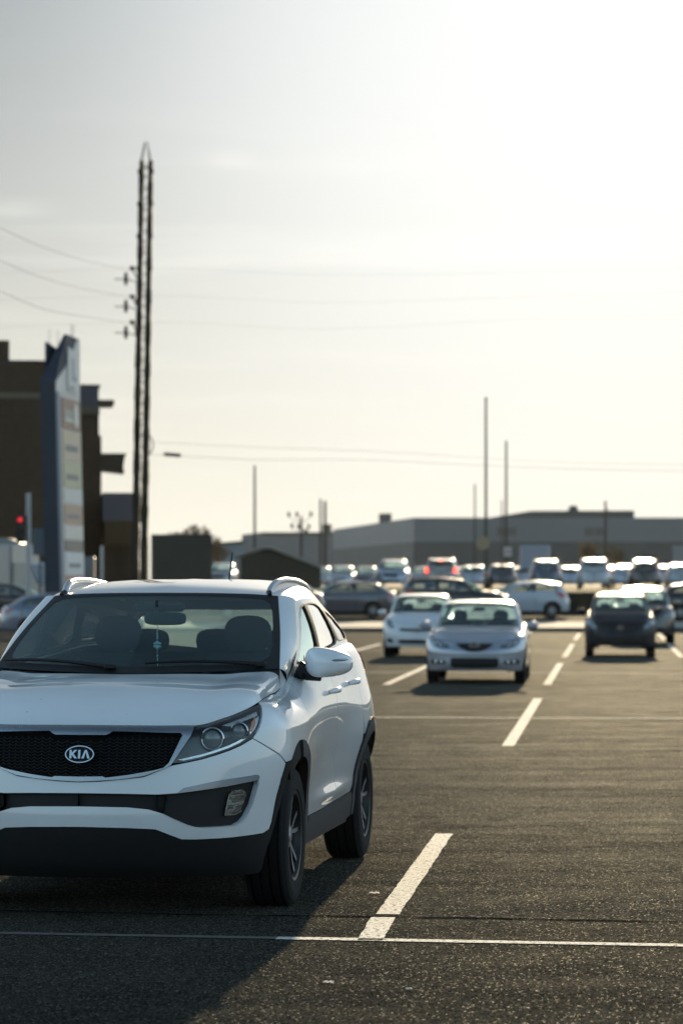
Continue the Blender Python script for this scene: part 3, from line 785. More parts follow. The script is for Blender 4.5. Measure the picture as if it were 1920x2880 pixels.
for a,c in ((P[0],P[1]),(P[1],P[2]),(P[2],P[3])):
    q=[(a[0],a[2]-.05),(c[0],c[2]-.05),(c[0],c[2]+.12),(a[0],a[2]+.12)]
    m.prism(q,-(Y5+D+.2),-(Y5-.25),M=Matrix.Rotation(R(90),4,'X'))
part(m,'roof',ROOFM,b,bl)
m=MB(); bx(m,P[0][0]+.12,P[0][0]+.26,Y5-.2,Y5-.06,gz,P[0][2]-.05); part(m,'post',ROOFM,b,bl)
# pale buildings far behind
Y6=300; b=empty('blue_grey_hall',(XA(640,Y6),Y6,ground_z(Y6)),R(3),'small blue grey hall between the dark container and the shed','building'); bl=Vector(b.location)
x0,x1=XA(540,Y6),XA(684,Y6)
m=MB(); 
q=[(x0,bl.z),(x1,bl.z),(x1,ZA(1526,Y6)),(x0,ZA(1538,Y6))]
m.prism(q,-(Y6+20),-Y6,M=Matrix.Rotation(R(90),4,'X')); part(m,'wall',mat('blue_grey_panel',(.20,.24,.26),.7,var=.06,scale=.3),b,bl)
m=MB(); q=[(x0-.2,ZA(1538,Y6)),(x1+.2,ZA(1526,Y6)),(x1+.2,ZA(1520,Y6)),(x0-.2,ZA(1533,Y6))]; m.prism(q,-(Y6+20),-(Y6-.3),M=Matrix.Rotation(R(90),4,'X')); part(m,'roof',mat('dark_roof_edge',(.06,.06,.06),.8),b,bl)
# warehouse
Y7=420; gz=1.8
b=empty('warehouse',(XA(1163,Y7),Y7,gz),0,'long two tone grey warehouse across the background','warehouse'); bl=Vector(b.location)
WU=mat('grey_metal_cladding',(.20,.195,.19),.6,var=.07,scale=.15); WL=mat('dark_grey_cladding',(.095,.093,.085),.7,var=.08,scale=.2); WR=mat('warehouse_roof_trim',(.10,.10,.09),.8)
xc=XA(1163,Y7); xr=XA(2300,Y7); zt=ZA(1456,Y7); zm=ZA(1524,Y7)
Yb=512; xl=XA(936,Yb)
def wallpiece(m,z0,z1,off=0):
    m.add([(xl,Yb,z0),(xc,Y7-off,z0),(xc,Y7-off,z1),(xl,Yb,z1)],[(0,1,2,3)]); m.add([(xc,Y7-off,z0),(xr,Y7-off,z0),(xr,Y7-off,z1),(xc,Y7-off,z1)],[(0,1,2,3)])
m=MB(); wallpiece(m,zm,zt); m.add([(xl,Yb,zt),(xc,Y7,zt),(xr,Y7,zt),(xr,Yb,zt)],[(0,1,2,3)]); part(m,'upper_wall',WU,b,bl)
m=MB(); wallpiece(m,gz,zm,.15); part(m,'lower_wall',WL,b,bl)
# raised roof section behind the front wall
m=MB(); Yr=Y7+3
q=[(XA(1370,Yr),zt-.5),(XA(1783,Yr),zt-.5),(XA(1783,Yr),ZA(1436,Yr)),(XA(1492,Yr),ZA(1437,Yr)),(XA(1378,Yr),ZA(1456,Yr))]
m.prism(q,-(Yr+40),-Yr,M=Matrix.Rotation(R(90),4,'X')); part(m,'raised_roof',WR,b,bl)
m=MB(); q=[(XA(1604,Yr),ZA(1437,Yr)),(XA(1630,Yr),ZA(1437,Yr)),(XA(1624,Yr),ZA(1421,Yr)),(XA(1609,Yr),ZA(1421,Yr))]; m.prism(q,-(Yr+6),-(Yr+2),M=Matrix.Rotation(R(90),4,'X')); part(m,'roof_vent',WR,b,bl)
m=MB(); bx(m,XA(1066,460),XA(1100,460),458,464,ZA(1470,460),ZA(1445,460)); part(m,'roof_vent',WR,b,bl)
for (ua,ub) in ((1396,1424),(1426,1452),(1642,1668),(1671,1698)):
    m=MB(); bx(m,XA(ua,Y7),XA(ub,Y7),Y7-.25,Y7,ZA(1506,Y7),ZA(1484,Y7)); part(m,'window',mat('brown_tinted_pane',(.13,.12,.10),.3),b,bl)
m=MB(); bx(m,XA(1890,Y7),XA(1960,Y7),Y7-.3,Y7-.16,gz,ZA(1534,Y7)); part(m,'loading_door',mat('pale_grey_door',(.22,.225,.22),.6),b,bl)
Y8=540; gz=2; b=empty('grey_factory_wing',(XA(800,Y8),Y8,gz),0,'low grey factory wing left of the warehouse, with stepped roofline','building'); bl=Vector(b.location)
m=MB(); q=[(XA(679,Y8),gz),(XA(940,Y8),gz),(XA(940,Y8),ZA(1498,Y8)),(XA(729,Y8),ZA(1498,Y8)),(XA(680,Y8),ZA(1504,Y8))]; m.prism(q,-(Y8+20),-Y8,M=Matrix.Rotation(R(90),4,'X')); part(m,'wall',WU,b,bl)
m=MB(); bx(m,XA(736,Y8),XA(942,Y8),Y8-.5,Y8+20,ZA(1503,Y8),ZA(1497,Y8)); part(m,'roof_edge',WR,b,bl)
m=MB(); bx(m,XA(853,Y8),XA(866,Y8),Y8+2,Y8+5,ZA(1498,Y8),ZA(1488,Y8)); part(m,'roof_vent',WR,b,bl)
m=MB(); bx(m,XA(906,Y8),XA(932,Y8),Y8+1,Y8+8,ZA(1498,Y8),ZA(1474,Y8)); part(m,'stair_tower',WR,b,bl)
# white shelter on the far left
Y9=126.9; g9=ground_z(Y9)
b=empty('white_shelter',(XA(30,Y9),Y9,g9),0,'white arched roof shelter at the left edge, behind the traffic light','shelter'); bl=Vector(b.location)
x0,x1=XA(-60,Y9),XA(72,Y9); WHM=mat('white_panel',(.17,.19,.20),.6,var=.06,scale=2)
ztop=ZA(1512,Y9); zs=ZA(1545,Y9)
q=[(x0,g9),(x0,zs)]+[(x0+(x1-x0)*t,zs+(ztop-zs)*math.sin(math.pi*t)**.7) for t in [i/14 for i in range(1,14)]]+[(x1,zs),(x1,g9),(XA(36,Y9),g9),(XA(36,Y9),ZA(1566,Y9)),(XA(-30,Y9),ZA(1566,Y9)),(XA(-30,Y9),g9)]
m=MB(); m.prism(q[::-1],-(Y9+.15),-Y9,M=Matrix.Rotation(R(90),4,'X')); part(m,'front_wall',WHM,b,bl)
m=MB(); arc=[(x0,zs)]+[(x0+(x1-x0)*t,zs+(ztop-zs)*math.sin(math.pi*t)**.7) for t in [i/14 for i in range(1,14)]]+[(x1,zs)]
for a,c in zip(arc,arc[1:]): m.add([(a[0],Y9+.15,a[1]),(c[0],Y9+.15,c[1]),(c[0],Y9+4,c[1]),(a[0],Y9+4,a[1])],[(0,1,2,3)])
part(m,'roof',WHM,b,bl)
m=MB(); bx(m,x0+.1,x1-.1,Y9+3,Y9+3.1,g9,zs); part(m,'back_wall',mat('dark_recess',(.03,.032,.03),.9),b,bl)
m=MB(); bx(m,XA(46,Y9),XA(56,Y9),Y9-.03,Y9,ZA(1600,Y9),ZA(1572,Y9)); part(m,'vent',mat('grey_vent',(.35,.38,.38),.6),b,bl)
# tenant sign: a tall blade seen nearly end on
YS=109; gS=ground_z(YS)
NAVY=mat('navy_sign_panel',(.006,.019,.038),.6,var=.1,scale=2); SWHT=mat('white_sign_face',(.56,.54,.50),.35,var=.05,scale=1.5); 
sg=empty('pylon_sign',(XA(133,YS),YS,gS),0,'tall navy blue and white pylon sign with tenant panels, seen nearly edge on','sign'); bl=Vector(sg.location)
NX=XA(155,YS); FXd=.48/4.5       # near right corner, and drift to the right per metre of depth
def sp(t,z,off=0):               # t metres along the face
    lean=(8.3-z)*.035*(1 if z<8.3 else 0)
    return (NX+lean*.75+t*FXd+off, YS+t, z)
TH=.56
out=[(0,gS),(4.5,gS),(4.5,10.35),(2.1,10.35),(0,8.55)]
def slab(m,poly,t0,t1):
    a=[sp(p[0],p[1],t0) for p in poly]; c=[sp(p[0],p[1],t1) for p in poly]; n=len(poly)
    m.add(c+a,[tuple(range(n)),tuple(range(2*n-1,n-1,-1))]+[(i,n+i,n+(i+1)%n,(i+1)%n) for i in range(n)])
m=MB(); slab(m,[(0,gS),(4.5,gS),(4.5,8.55),(0,8.55)],-TH,0)
q=[sp(0,8.55,-TH),sp(0,8.55,0),sp(4.5,8.55,0),sp(4.5,8.55,-TH),sp(2.1,10.35,-.10),sp(2.1,10.35,0),sp(4.5,10.35,0),sp(4.5,10.35,-TH)]
m.add(q,[(0,1,5,4),(1,2,6,5),(2,3,7,6),(3,0,4,7),(4,5,6,7)]); part(m,'body',NAVY,sg,bl)
m=MB(); slab(m,[(1.0,8.6),(3.0,8.6),(3.0,9.9),(1.0,10.0)],-TH-.02,-TH+.04); part(m,'fin',NAVY,sg,bl)
m=MB(); slab(m,[(.03,8.22),(4.5,8.22),(4.5,10.28),(3.9,10.28),(2.7,9.5),(.03,8.55)],.004,.03); part(m,'white_head',SWHT,sg,bl)
m=MB(); slab(m,[(2.0,8.35),(4.0,8.35),(4.0,9.75),(2.0,9.9)],.034,.09); hp=part(m,'logo_panel',SWHT,sg,bl)
m=MB()
for q in ([(2.7,8.75),(3.0,8.75),(3.0,9.55),(2.7,9.55)],[(3.0,8.75),(3.5,8.75),(3.5,8.9),(3.0,8.9)],[(2.2,8.42),(3.2,8.42),(3.2,8.55),(2.2,8.55)]): slab(m,q,.094,.10)
part(m,'logo',mat('grey_sign_print',(.32,.33,.33),.5),hp,bl)
m=MB(); slab(m,[(.6,gS+.1),(4.5,gS+.1),(4.5,8.2),(.6,8.2)],.004,.03); part(m,'white_face',SWHT,sg,bl)
m=MB(); slab(m,[(.02,gS),(.18,gS),(.18,8.2),(.02,8.2)],.004,.12); part(m,'edge_strip',mat('grey_sign_edge',(.25,.27,.30),.35,.5),sg,bl)
zz=8.08
for h,c,nm in ((1.15,(.20,.075,.035),'brown'),(1.1,(.55,.42,.27),'cream'),(.95,(.45,.42,.25),'straw'),(.55,(.60,.58,.54),'stone'),(.75,(.40,.25,.16),'tan'),(.5,(.66,.60,.52),'sand'),(.45,(.09,.10,.09),'slate'),(.8,(.62,.64,.62),'frost'),(.7,(.38,.22,.17),'clay')):
    m=MB(); slab(m,[(.8,zz-h+.05),(4.3,zz-h+.05),(4.3,zz),(.8,zz)],.034,.07); tp=part(m,'tenant_panel',mat('sign_'+nm,c,.4,var=.08,scale=2),sg,bl)
    m=MB()
    if nm=='brown':
        for k in range(6): slab(m,[(1.25+k*.26,zz-.80),(1.37+k*.26,zz-.80),(1.37+k*.26,zz-.35-(.12 if k in(0,4) else 0)+(.1 if k in (0,4) else 0)),(1.25+k*.26,zz-.42)],.074,.08)
        slab(m,[(1.25,zz-.82),(2.9,zz-.82),(2.9,zz-.72),(1.25,zz-.72)],.074,.079)
        slab(m,[(3.45+.42*math.cos(a),zz-.55+.45*math.sin(a)) for a in [2*math.pi*i/20 for i in range(20)]],.074,.085)
        part(m,'lettering',mat('cream_lettering',(.78,.74,.60),.5),tp,bl)
    elif h>.6:
        slab(m,[(1.4,zz-h*.65),(3.6,zz-h*.65),(3.6,zz-h*.45),(1.4,zz-h*.45)],.074,.08); part(m,'lettering',mat('faded_lettering',(.22,.21,.20),.5),tp,bl)
    zz-=h
for k,(t,off) in enumerate(((1.2,-.45),(1.5,-.2),(3.0,0),(3.3,.02))):
    m=MB(); z0=9.9 if k<2 else 10.25
    pts=[sp(t+.18*math.sin(a*2),z0+.55*math.sin(a),off) for a in [i/10*math.pi for i in range(11)]]; m.tube(pts,.006,5); part(m,'bird_wire',MATS['dark_metal_coping'],sg,bl)
sg.scale=(1,1,1.055)
# lattice mast, leaning a little
YM=130; gM=ground_z(YM); MST=mat('weathered_mast_steel',(.03,.027,.022),.9,.0,spec=.1,var=.3,scale=3)
bx0=at(391,1620,YM)[0]; mast=empty('lattice_mast',(bx0,YM,gM),0,'tall twin legged lattice power mast with pointed top','mast'); bl=Vector(mast.location)
ztop=ZA(452,YM); zap=ZA(398,YM); H=ztop-gM
def legx(z,sd): 
    t=(z-gM)/H; c=bx0+(at(411,0,YM)[0]-bx0)*t; sep=(.195+.0*t) if t>.45 else .195-.03*(.45-t)
    return c+sd*sep
for sd in (-1,1):
    m=MB(); n=40; rnd=random.Random(sd+5)
    for i in range(n):
        z0=gM+H*i/n; z1=gM+H*(i+1)/n; w0=.33+.030*math.sin(i*1.9+sd)-.12*i/n
        m.bar((legx(z0,sd),YM,z0-.01),(legx(z1,sd),YM,z1+.01),w0,.25)
        if i%3==0: m.box((legx(z0,sd)+sd*.05,YM-.14,z0),(.11,.03,.09))
    part(m,'leg',MST,mast,bl)
m=MB(); n=40
for i in range(n):
    z0=gM+H*i/n; z1=gM+H*(i+1)/n; s_=1 if i%2 else -1
    m.bar((legx(z0,s_),YM-.1,z0),(legx(z1,-s_),YM-.1,z1),.024,.02); m.bar((legx(z0,-s_),YM+.1,z0),(legx(z1,s_),YM+.1,z1),.02,.02)
    if i%4==0: m.bar((legx(z0,-1),YM,z0),(legx(z0,1),YM,z0),.04)
part(m,'lacing',MST,mast,bl)
m=MB(); ap=(at(411,0,YM)[0],YM,zap)
for sd in (-1,1):
    m.bar((legx(ztop,sd)-.04,YM,ztop),(ap[0]-.05*(-sd),YM,ap[2]),.05); m.bar((legx(ztop,sd)+.04,YM,ztop),(ap[0]+.05*sd,YM,ap[2]-.1),.03)
m.bar((legx(ztop-.3,-1),YM,ztop-.3),(legx(ztop-.3,1),YM,ztop-.3),.06); part(m,'spire',MST,mast,bl)
WIRE=mat('power_cable',(.02,.02,.02),1.0,spec=0.0); INS=mat('dark_insulator',(.02,.018,.016),.95,spec=.05)
ins_pts=[]
for v in (756,836,908):
    m=MB(); a=at(384,v+24,YM); c=at(372,v-2,YM); m.bar(a,c,.06); m.box(c,(.10,.1,.09)); part(m,'arm',MST,mast,bl); ins_pts.append(c)
for v in (786,863,937):
    m=MB(); a=at(386,v+8,YM); c=at(356,v-2,YM); e=at(322,v-1,YM); m.tube([a,c,e],.028,6); part(m,'bracket',mat('grey_bracket',(.16,.16,.155),.6),mast,bl)
    m=MB(); m.lathe([(a*.6,b_*.55) for a,b_ in [(.0,.62),(.07,.58),(.14,.42),(.09,.36),(.17,.18),(.10,.12),(.19,-.10),(.10,-.14),(.14,-.36),(.05,-.42),(.0,-.5)]][::-1],at(354,v,YM),'z',12); part(m,'insulator',INS,mast,bl)
m=MB(); m.tube([at(415,1218,YM),at(428,1236,YM),at(431,1255,YM),at(424,1275,YM)],.03,6); m.bar(at(416,1275,YM),at(424,1277,YM),.06); part(m,'cable_loop',MST,mast,bl)
def wire(pts,r,label,n=30,group=None):
    m=MB(); cv=curve3(pts); m.tube([cv(i/n) for i in range(n+1)],r,5)
    return tag(m.build('overhead_wire',WIRE),label,'wire',group)
for i,(u0,v0,v1) in enumerate(((0,640,760),(0,732,836),(0,818,910))):
    near=at(-120,(595,690,778)[i],70); mid=at(120,(694,781,868)[i],96)
    wire([near,at(0,v0,82),mid,at(250,(735,815,892)[i],113),ins_pts[i] if False else at(376,v1,YM)],.006,'steep overhead wire, %s of three swooping from the upper left to the mast'%('topmost','middle','lowest')[i])
for i,(vl,vm_,vr) in enumerate(((768,754,768),(844,832,838),(920,906,900))):
    wire([at(-100,vl+4,YM),at(130,vl-6,YM),at(372,vm_,YM),at(900,vm_+18,YM+5),at(1500,vr-4,YM+10),at(2000,vr-18,YM+14)],.003,'level overhead wire, %s of three crossing behind the mast'%('topmost','middle','lowest')[i])
for i,(va_,vb,vc,r) in enumerate(((1243,1272,1300,.006),(1278,1296,1318,.008))):
    wire([at(424,va_,YM),at(700,va_+14,YM+8),at(1100,vb,YM+20),at(1600,vc,YM+30),at(2000,vc+8,YM+36)],r,'thick slack cable, %s of two running right from the mast'%('upper','lower')[i])
m=MB(); a=at(460,1277,YM+1); c=at(509,1281,YM+1); m.tube([a,mix3(a,c,.08),mix3(a,c,.92),c],[.05,.085,.085,.05],10); tag(m.build('splice_case',BLACKP),'black splice case hanging on the lower slack cable','splice case')
# poles
POLE=mat('weathered_pole',(.075,.065,.05),.85,var=.25,scale=2,spec=.1)
def pole(u,v,Y,r,label,group='poles on the skyline',name='utility_pole',top=None):
    g=ground_z(Y); z=ZA(v,Y); r0=empty(name,(XA(u,Y),Y,g),0,label,'pole',group)
    m=MB(); m.tube([(0,0,0),(0,0,(z-g)*.5),(0,0,z-g)],[r,r*.9,r*.75],10); m.build('shaft',POLE,r0)
    return r0,z-g
r0,h=pole(1366,1118,150,.075,'tallest thin pole, right of the silver sedan, taller than any other on the skyline')
m=MB(); m.box((0,0,h-.06),(.07,.05,.06)); m.build('cap',POLE,r0)
m=MB(); m.lathe([(.34,-.02),(.34,.02),(0,.025)],(-.16,-.12,ZA(1528,150)-r0.location.z),'y',24); m.lathe([(0,-.025),(.34,-.02)],(-.16,-.12,ZA(1528,150)-r0.location.z),'y',24); o=m.build('round_sign',mat('tan_sign_back',(.34,.25,.15),.6),r0)
pole(1423,1240,185,.085,'second tallest pole, just right of the tallest one')
pole(1335,1362,260,.085,'thin short pole just left of the tallest one')
pole(1411,1407,250,.07,'faint short pole between the two tallest')
r0,h=pole(1702,1409,210,.10,'short dark pole standing in front of the right half of the warehouse')
m=MB(); m.bar((0,0,h-.4),(.22,0,h-.75),.05); m.build('stub_arm',POLE,r0)
pole(716,1309,205,.10,'lone pole above the dark shed')
pole(901,1403,215,.10,'left pole of the close pair over the factory wing'); pole(914,1409,210,.13,'right, thicker pole of the close pair over the factory wing')
r0,h=pole(847,1452,190,.10,'short lamp pole with a cluster of small lamps',None,'lamp_pole')
for du,dv in ((-35,0),(-12,0),(27,-1),(-26,32),(-8,34),(21,34)):
    m=MB(); x=du/8400*190; z=h-dv/8400*190+.12; m.ellipsoid((x,0,z),(.10,.09,.17),10,8)
    o=m.build('lamp_head',mat('dark_lamp_metal',(.05,.045,.03),.5,.4),r0)
    m=MB(); m.tube([(0,0,h-.5),(x*.5,0,z-.42),(x,0,z-.14)],.018,5); m.build('lamp_arm',POLE,r0)
b=empty('small_white_sign',(XA(1427,152),152,ground_z(152)),0,'small white sign with red print behind the parked row, beside the second tallest pole','sign')
m=MB(); zc=ZA(1552,152)-b.location.z; m.box((0,0,zc),(.20,.02,.24),None,.01); f=m.build('sign_board',mat('white_sign_board',(.62,.58,.56),.5),b)
m=MB(); m.box((0,-.026,zc+.05),(.14,.003,.05)); m.box((0,-.026,zc-.1),(.14,.003,.03)); m.build('print',mat('faded_red_print',(.40,.16,.13),.6),f)
m=MB(); m.tube([(0,0.03,0),(0,.03,zc)],.03,6); m.build('post',POLE,b)
# traffic light
YT=106; g=ground_z(YT); tl=empty('traffic_light',(XA(80,YT),YT,g),0,'grey traffic light pole showing red at the left edge','traffic light')
m=MB(); zt=ZA(1387,YT)-g; m.tube([(0,0,0),(0,0,zt)],.085,14); m.tube([(0,0,0),(0,0,.3)],.14,14); m.build('pole',mat('galvanised_pole',(.30,.31,.32),.45,.6,var=.15),tl)
hx=XA(58,YT)-tl.location.x; z0=ZA(1462,YT)-g
m=MB(); m.box((hx,-.05,z0-.30),(.15,.13,.50),None,.04); 
m.bar((hx,0,z0+.05),(0,0,z0+.05),.05); m.bar((hx,0,z0-.62),(0,0,z0-.62),.05); hd=m.build('signal_head',BLACKP,tl)
for k in range(3):
    zc=z0-.30*k; m=MB(); m.lathe([(.0,-.005),(.085,.0)],(hx,-.185,zc),'y',20)
    m.build('signal_lens',mat('lit_red_lens',(.5,.02,.02),.3,emit=((1,.03,.04),.45)) if k==0 else mat('dark_lens',(.02,.02,.015),.3),hd)
    m=MB(); vs=[];fs=[]
    for i in range(13):
        a=R(-20+220*i/12); vs+=[(hx+.12*math.cos(a),-.18,zc+.12*math.sin(a)),(hx+.12*math.cos(a),-.40,zc+.12*math.sin(a)-.03)]
        if i: q=2*i; fs.append((q-2,q-1,q+1,q))
    m.smooth(vs,fs); m.build('visor',BLACKP,hd)
b=empty('street_panel',(XA(112,112),112,ground_z(112)),0,'blue grey back of a square street panel between traffic light and pylon sign','sign')
m=MB(); zc=ZA(1524,112)-b.location.z; m.box((0,0,zc),(.27,.02,.5),None,.02); m.build('board',mat('blue_grey_board',(.12,.16,.18),.6),b); m=MB(); m.tube([(0,.06,0),(0,.06,zc)],.035,8); m.build('post',POLE,b)
b=empty('grey_cabinet',(XA(245,128),128,ground_z(128)),0,'grey utility cabinet at the foot of the pylon sign','cabinet')
m=MB(); m.box((0,0,.75),(.33,.3,.75),None,.03); m.build('body',mat('grey_cabinet_paint',(.15,.155,.165),.6),b); m=MB(); m.box((0,-.31,.75),(.28,.01,.66),None,.005); m.build('door',MATS['grey_cabinet_paint'],b)
b=empty('white_bollard',(XA(286,127.5),127.5,ground_z(127.5)),0,'pale post standing right of the grey cabinet','post')
m=MB(); m.tube([(0,0,0),(0,0,1.9)],.075,10); m.lathe([(.075,0),(.05,.06),(0,.075)][::-1],(0,0,1.9),'z',10); m.build('shaft',mat('pale_post',(.40,.38,.38),.6),b)
# bare trees
TWIG=mat('bare_twigs',(.13,.085,.035),.9,var=.3,scale=2)
def bare_tree(loc,h,seed,label,spread=.5):
    rnd=random.Random(seed); r0=empty('bare_tree',loc,0,label,'tree')
    tr=MB(); cr=MB()
    def grow(p,d,l,r,lev):
        q=p+d*l; (tr if lev<2 else cr).tube([tuple(p),tuple((p+q)/2+Vector((rnd.uniform(-1,1),rnd.uniform(-1,1),0))*l*.05),tuple(q)],[r,r*.85,r*.7],5 if lev<3 else 3,False)
        if lev>=5: return
        for k in range(3 if lev else 5):
            dd=(d+Vector((rnd.uniform(-1,1),rnd.uniform(-1,1),rnd.uniform(-.2,.7)))*spread).normalized()
            grow(q if k<2 else p+d*l*rnd.uniform(.5,.9),dd,l*rnd.uniform(.62,.82),r*.74,lev+1)
    grow(Vector((0,0,0)),Vector((0,0,1)),h*.25,h*.022,0)
    tr.build('trunk',TWIG,r0); cr.build('crown',TWIG,r0)
bare_tree((XA(558,215),215,1.4),6.0,4,'brown bare tree showing over the dark container, right one',.42)
bare_tree((XA(525,215),215,1.4),5.6,9,'brown bare tree showing over the dark container, left one',.40)
bare_tree((XA(608,235),235,1.4),5.2,6,'small bare tree over the blue grey hall',.5)
bare_tree((XA(1660,330),330,1.6),6.5,5,'bare tree in front of the warehouse, left of the short dark pole',.6)
bare_tree((XA(1728,320),320,1.6),5.6,8,'bare tree in front of the warehouse, right of the short dark pole',.5)
KIA=Shell(warp=[(0,0),(.05,.06),(.1,.114),(.2,.218),(.3,.32),(.4,.422),(.5,.524),(.6,.626),(.7,.729),(.8,.835),(.9,.947),(1.0,1.071),(1.05,1.142),(1.1,1.22),(1.15,1.317),(1.2,1.42)],
  ycf=-.22,ycr=2.75,nf=2.3,nr=2.8,bulge=.018,
  front=[(.15,-.74),(.24,-.83),(.36,-.875),(.50,-.885),(.60,-.875),(.70,-.862),(.80,-.845),(.90,-.815),(1.0,-.77),(1.3,-.7)],
  rear=[(.2,3.4),(.35,3.5),(.5,3.54),(.7,3.53),(.9,3.48),(1.1,3.42),(1.4,3.3)],
  side=[(.15,.84),(.28,.875),(.36,.885),(.45,.887),(.55,.893),(.65,.905),(.78,.918),(.90,.918),(1.0,.905),(1.1,.885),(1.3,.86)],
  top=[(0,.93),(.42,.93),(.60,.963),(.80,1.002),(.94,1.024),(1.2,1.045),(1.65,1.070),(1.80,1.103),(1.95,1.140),(2.4,1.182),(3.2,1.23),(4.0,1.26),(4.4,1.24),(4.8,1.15),(5.15,1.10)],
  roll_in=[(0,.045),(.42,.05),(.7,.08),(.94,.105),(1.2,.13),(1.65,.135),(1.95,.09),(3.2,.085),(4.2,.08),(5.15,.06)],
  roll_h=[(0,.035),(.42,.045),(.7,.085),(.94,.12),(1.2,.15),(1.65,.16),(1.95,.20),(3.2,.20),(4.2,.2),(5.15,.12)],
  taper=[(-1,.99),(0,1.0),(.8,.998),(1.8,1.0),(2.7,.995),(3.1,.975),(3.6,.95)],
  flares=[(0,.70,.026,.50,.22),(2.66,.74,.034,.55,.24),(1.3,.70,-.014,.6,.15),(1.40,.47,.020,.60,.040)],
  roof_x=[(.5,.72),(1.2,.705),(1.8,.70),(2.4,.665),(2.6,.65),(3.0,.615),(3.4,.58)],
  roof_z=[(.5,1.40),(1.15,1.50),(1.5,1.532),(2.0,1.53),(2.6,1.495),(3.0,1.45),(3.4,1.36)])
# ---------------------------------------------------------------- wheels (shared by every car)
def wheel(parent,pos,r,w,rim_r,side,style='twin',n=40,rimmat=None,tyre_only=False,name='wheel'):
    # side +1: outer face towards +x
    e=bpy.data.objects.new(name,None); COL.objects.link(e); e.parent=parent; e.location=pos
    rimmat=rimmat or RIMS
    h=w/2
    t=MB()
    tr=r-.012
    pr=[(rim_r-.006,-h*.86),(rim_r+.012,-h*.98),(r*.82,-h),(r*.93,-h*.93),(r*.985,-h*.78),(r,-h*.70)]
    for g in (-.42,-.14,.14,.42):
        pr+=[(r,(g-.035)*h*1.5),(tr,(g-.03)*h*1.5),(tr,(g+.03)*h*1.5),(r,(g+.035)*h*1.5)]
    pr+=[(r,h*.70),(r*.985,h*.78),(r*.93,h*.93),(r*.90,h*.945),(r*.895,h*.965),(r*.82,h),(rim_r+.03,h*.985),(rim_r+.012,h*.98),(rim_r-.006,h*.86)]
    if side<0: pr=[(a,-b) for a,b in pr][::-1]
    t.lathe(pr,(0,0,0),'x',n)
    t.build('tyre',RUBBER,e)
    b=MB(); s=side
    # barrel and dish
    pf=[(rim_r-.004,h*.86*s),(rim_r-.014,h*.86*s),(rim_r-.022,h*.6*s),(rim_r-.035,-h*.4*s)]
    b.lathe(pf if s>0 else pf[::-1],(0,0,0),'x',n,mi=1)
    d=MB(); d.lathe([(rim_r-.03,-h*.35*s),(.0,-h*.35*s)] if s>0 else [(0,-h*.35*s),(rim_r-.03,-h*.35*s)],(0,0,0),'x',n); b.merge(d,mi=1)
    lip=[(rim_r+.002,h*.84*s),(rim_r+.002,h*.93*s),(rim_r-.012,h*.90*s),(rim_r-.014,h*.80*s)]
    b.lathe(lip if s<0 else lip,(0,0,0),'x',n,mi=1)
    # hub
    hub=[(.0,h*.74*s),(.032,h*.73*s),(.034,h*.70*s),(.06,h*.66*s),(.065,h*.3*s)]
    b.lathe(hub[::-1] if s>0 else hub[::-1],(0,0,0),'x',20,mi=0)
    # spokes
    if style=='twin': sp=[(k*72+dl,9*sg) for k in range(5) for dl,sg in((-12,-1),(12,1))]; ww=(.017,.024)
    elif style=='five': sp=[(k*72,0) for k in range(5)]; ww=(.05,.04)
    else: sp=[(k*36,0) for k in range(10)]; ww=(.020,.026)
    for ang,skew in sp:
        a0=R(ang+90+ (-skew*1.0)); a1=R(ang+90)
        r0,r1=.045,rim_r-.010
        prev=None; secs=[]
        for j in range(6):
            u=j/5; rr=r0+(r1-r0)*u; aa=a0+(a1-a0)*u+ (R(skew*.8)*math.sin(u*math.pi))*.6
            cx=math.cos(aa)*rr; cz=math.sin(aa)*rr
            hx=(h*(.68+.10*u*u))*s
            tx,tz=-math.sin(aa),math.cos(aa); wd=(ww[0]+(ww[1]-ww[0])*u)/2
            secs.append([(hx,cx-tx*wd,cz-tz*wd),(hx,cx+tx*wd,cz+tz*wd),(hx-.035*s,cx+tx*wd*1.2,cz+tz*wd*1.2),(hx-.035*s,cx-tx*wd*1.2,cz-tz*wd*1.2)])
        for j in range(5):
            A,B=secs[j],secs[j+1]
            for i in range(4):
                q=[A[i],A[(i+1)%4],B[(i+1)%4],B[i]]
                if s<0: q=q[::-1]
                b.add(q,[(0,1,2,3)],None,0 if i==0 else 1)
    b.build('rim',[rimmat,RIMD],e)
    return e
def seat(parent,x,y,z,w=.5,hr=True):
    m=MB()
    m.box((x,y,z+.06),(w/2,.25,.08),None,.05)
    M=Matrix.Rotation(R(-14),3,'X')
    m.box((x,y+.30,z+.38),(w/2*.96,.07,.30),M,.06)
    o=m.build('seat',SEATM,parent)
    if hr:
        k=MB(); k.ellipsoid((x,y+.40,z+.78),(.135,.055,.105),16,10,.75)
        k.tube([(x-.05,y+.37,z+.62),(x-.05,y+.39,z+.72)],.008,6); k.tube([(x+.05,y+.37,z+.62),(x+.05,y+.39,z+.72)],.008,6)
        k.build('headrest',SEATM,o)
    return o
def arc_side(sh,yc,zc,r,a0,a1,n,q=True):
    out=[]
    for i in range(n+1):
        a=R(a0+(a1-a0)*i/n); y=yc+r*math.cos(a); z=zc+r*math.sin(a)
        out.append((sh.s_at_y(y,z),z))
    return out
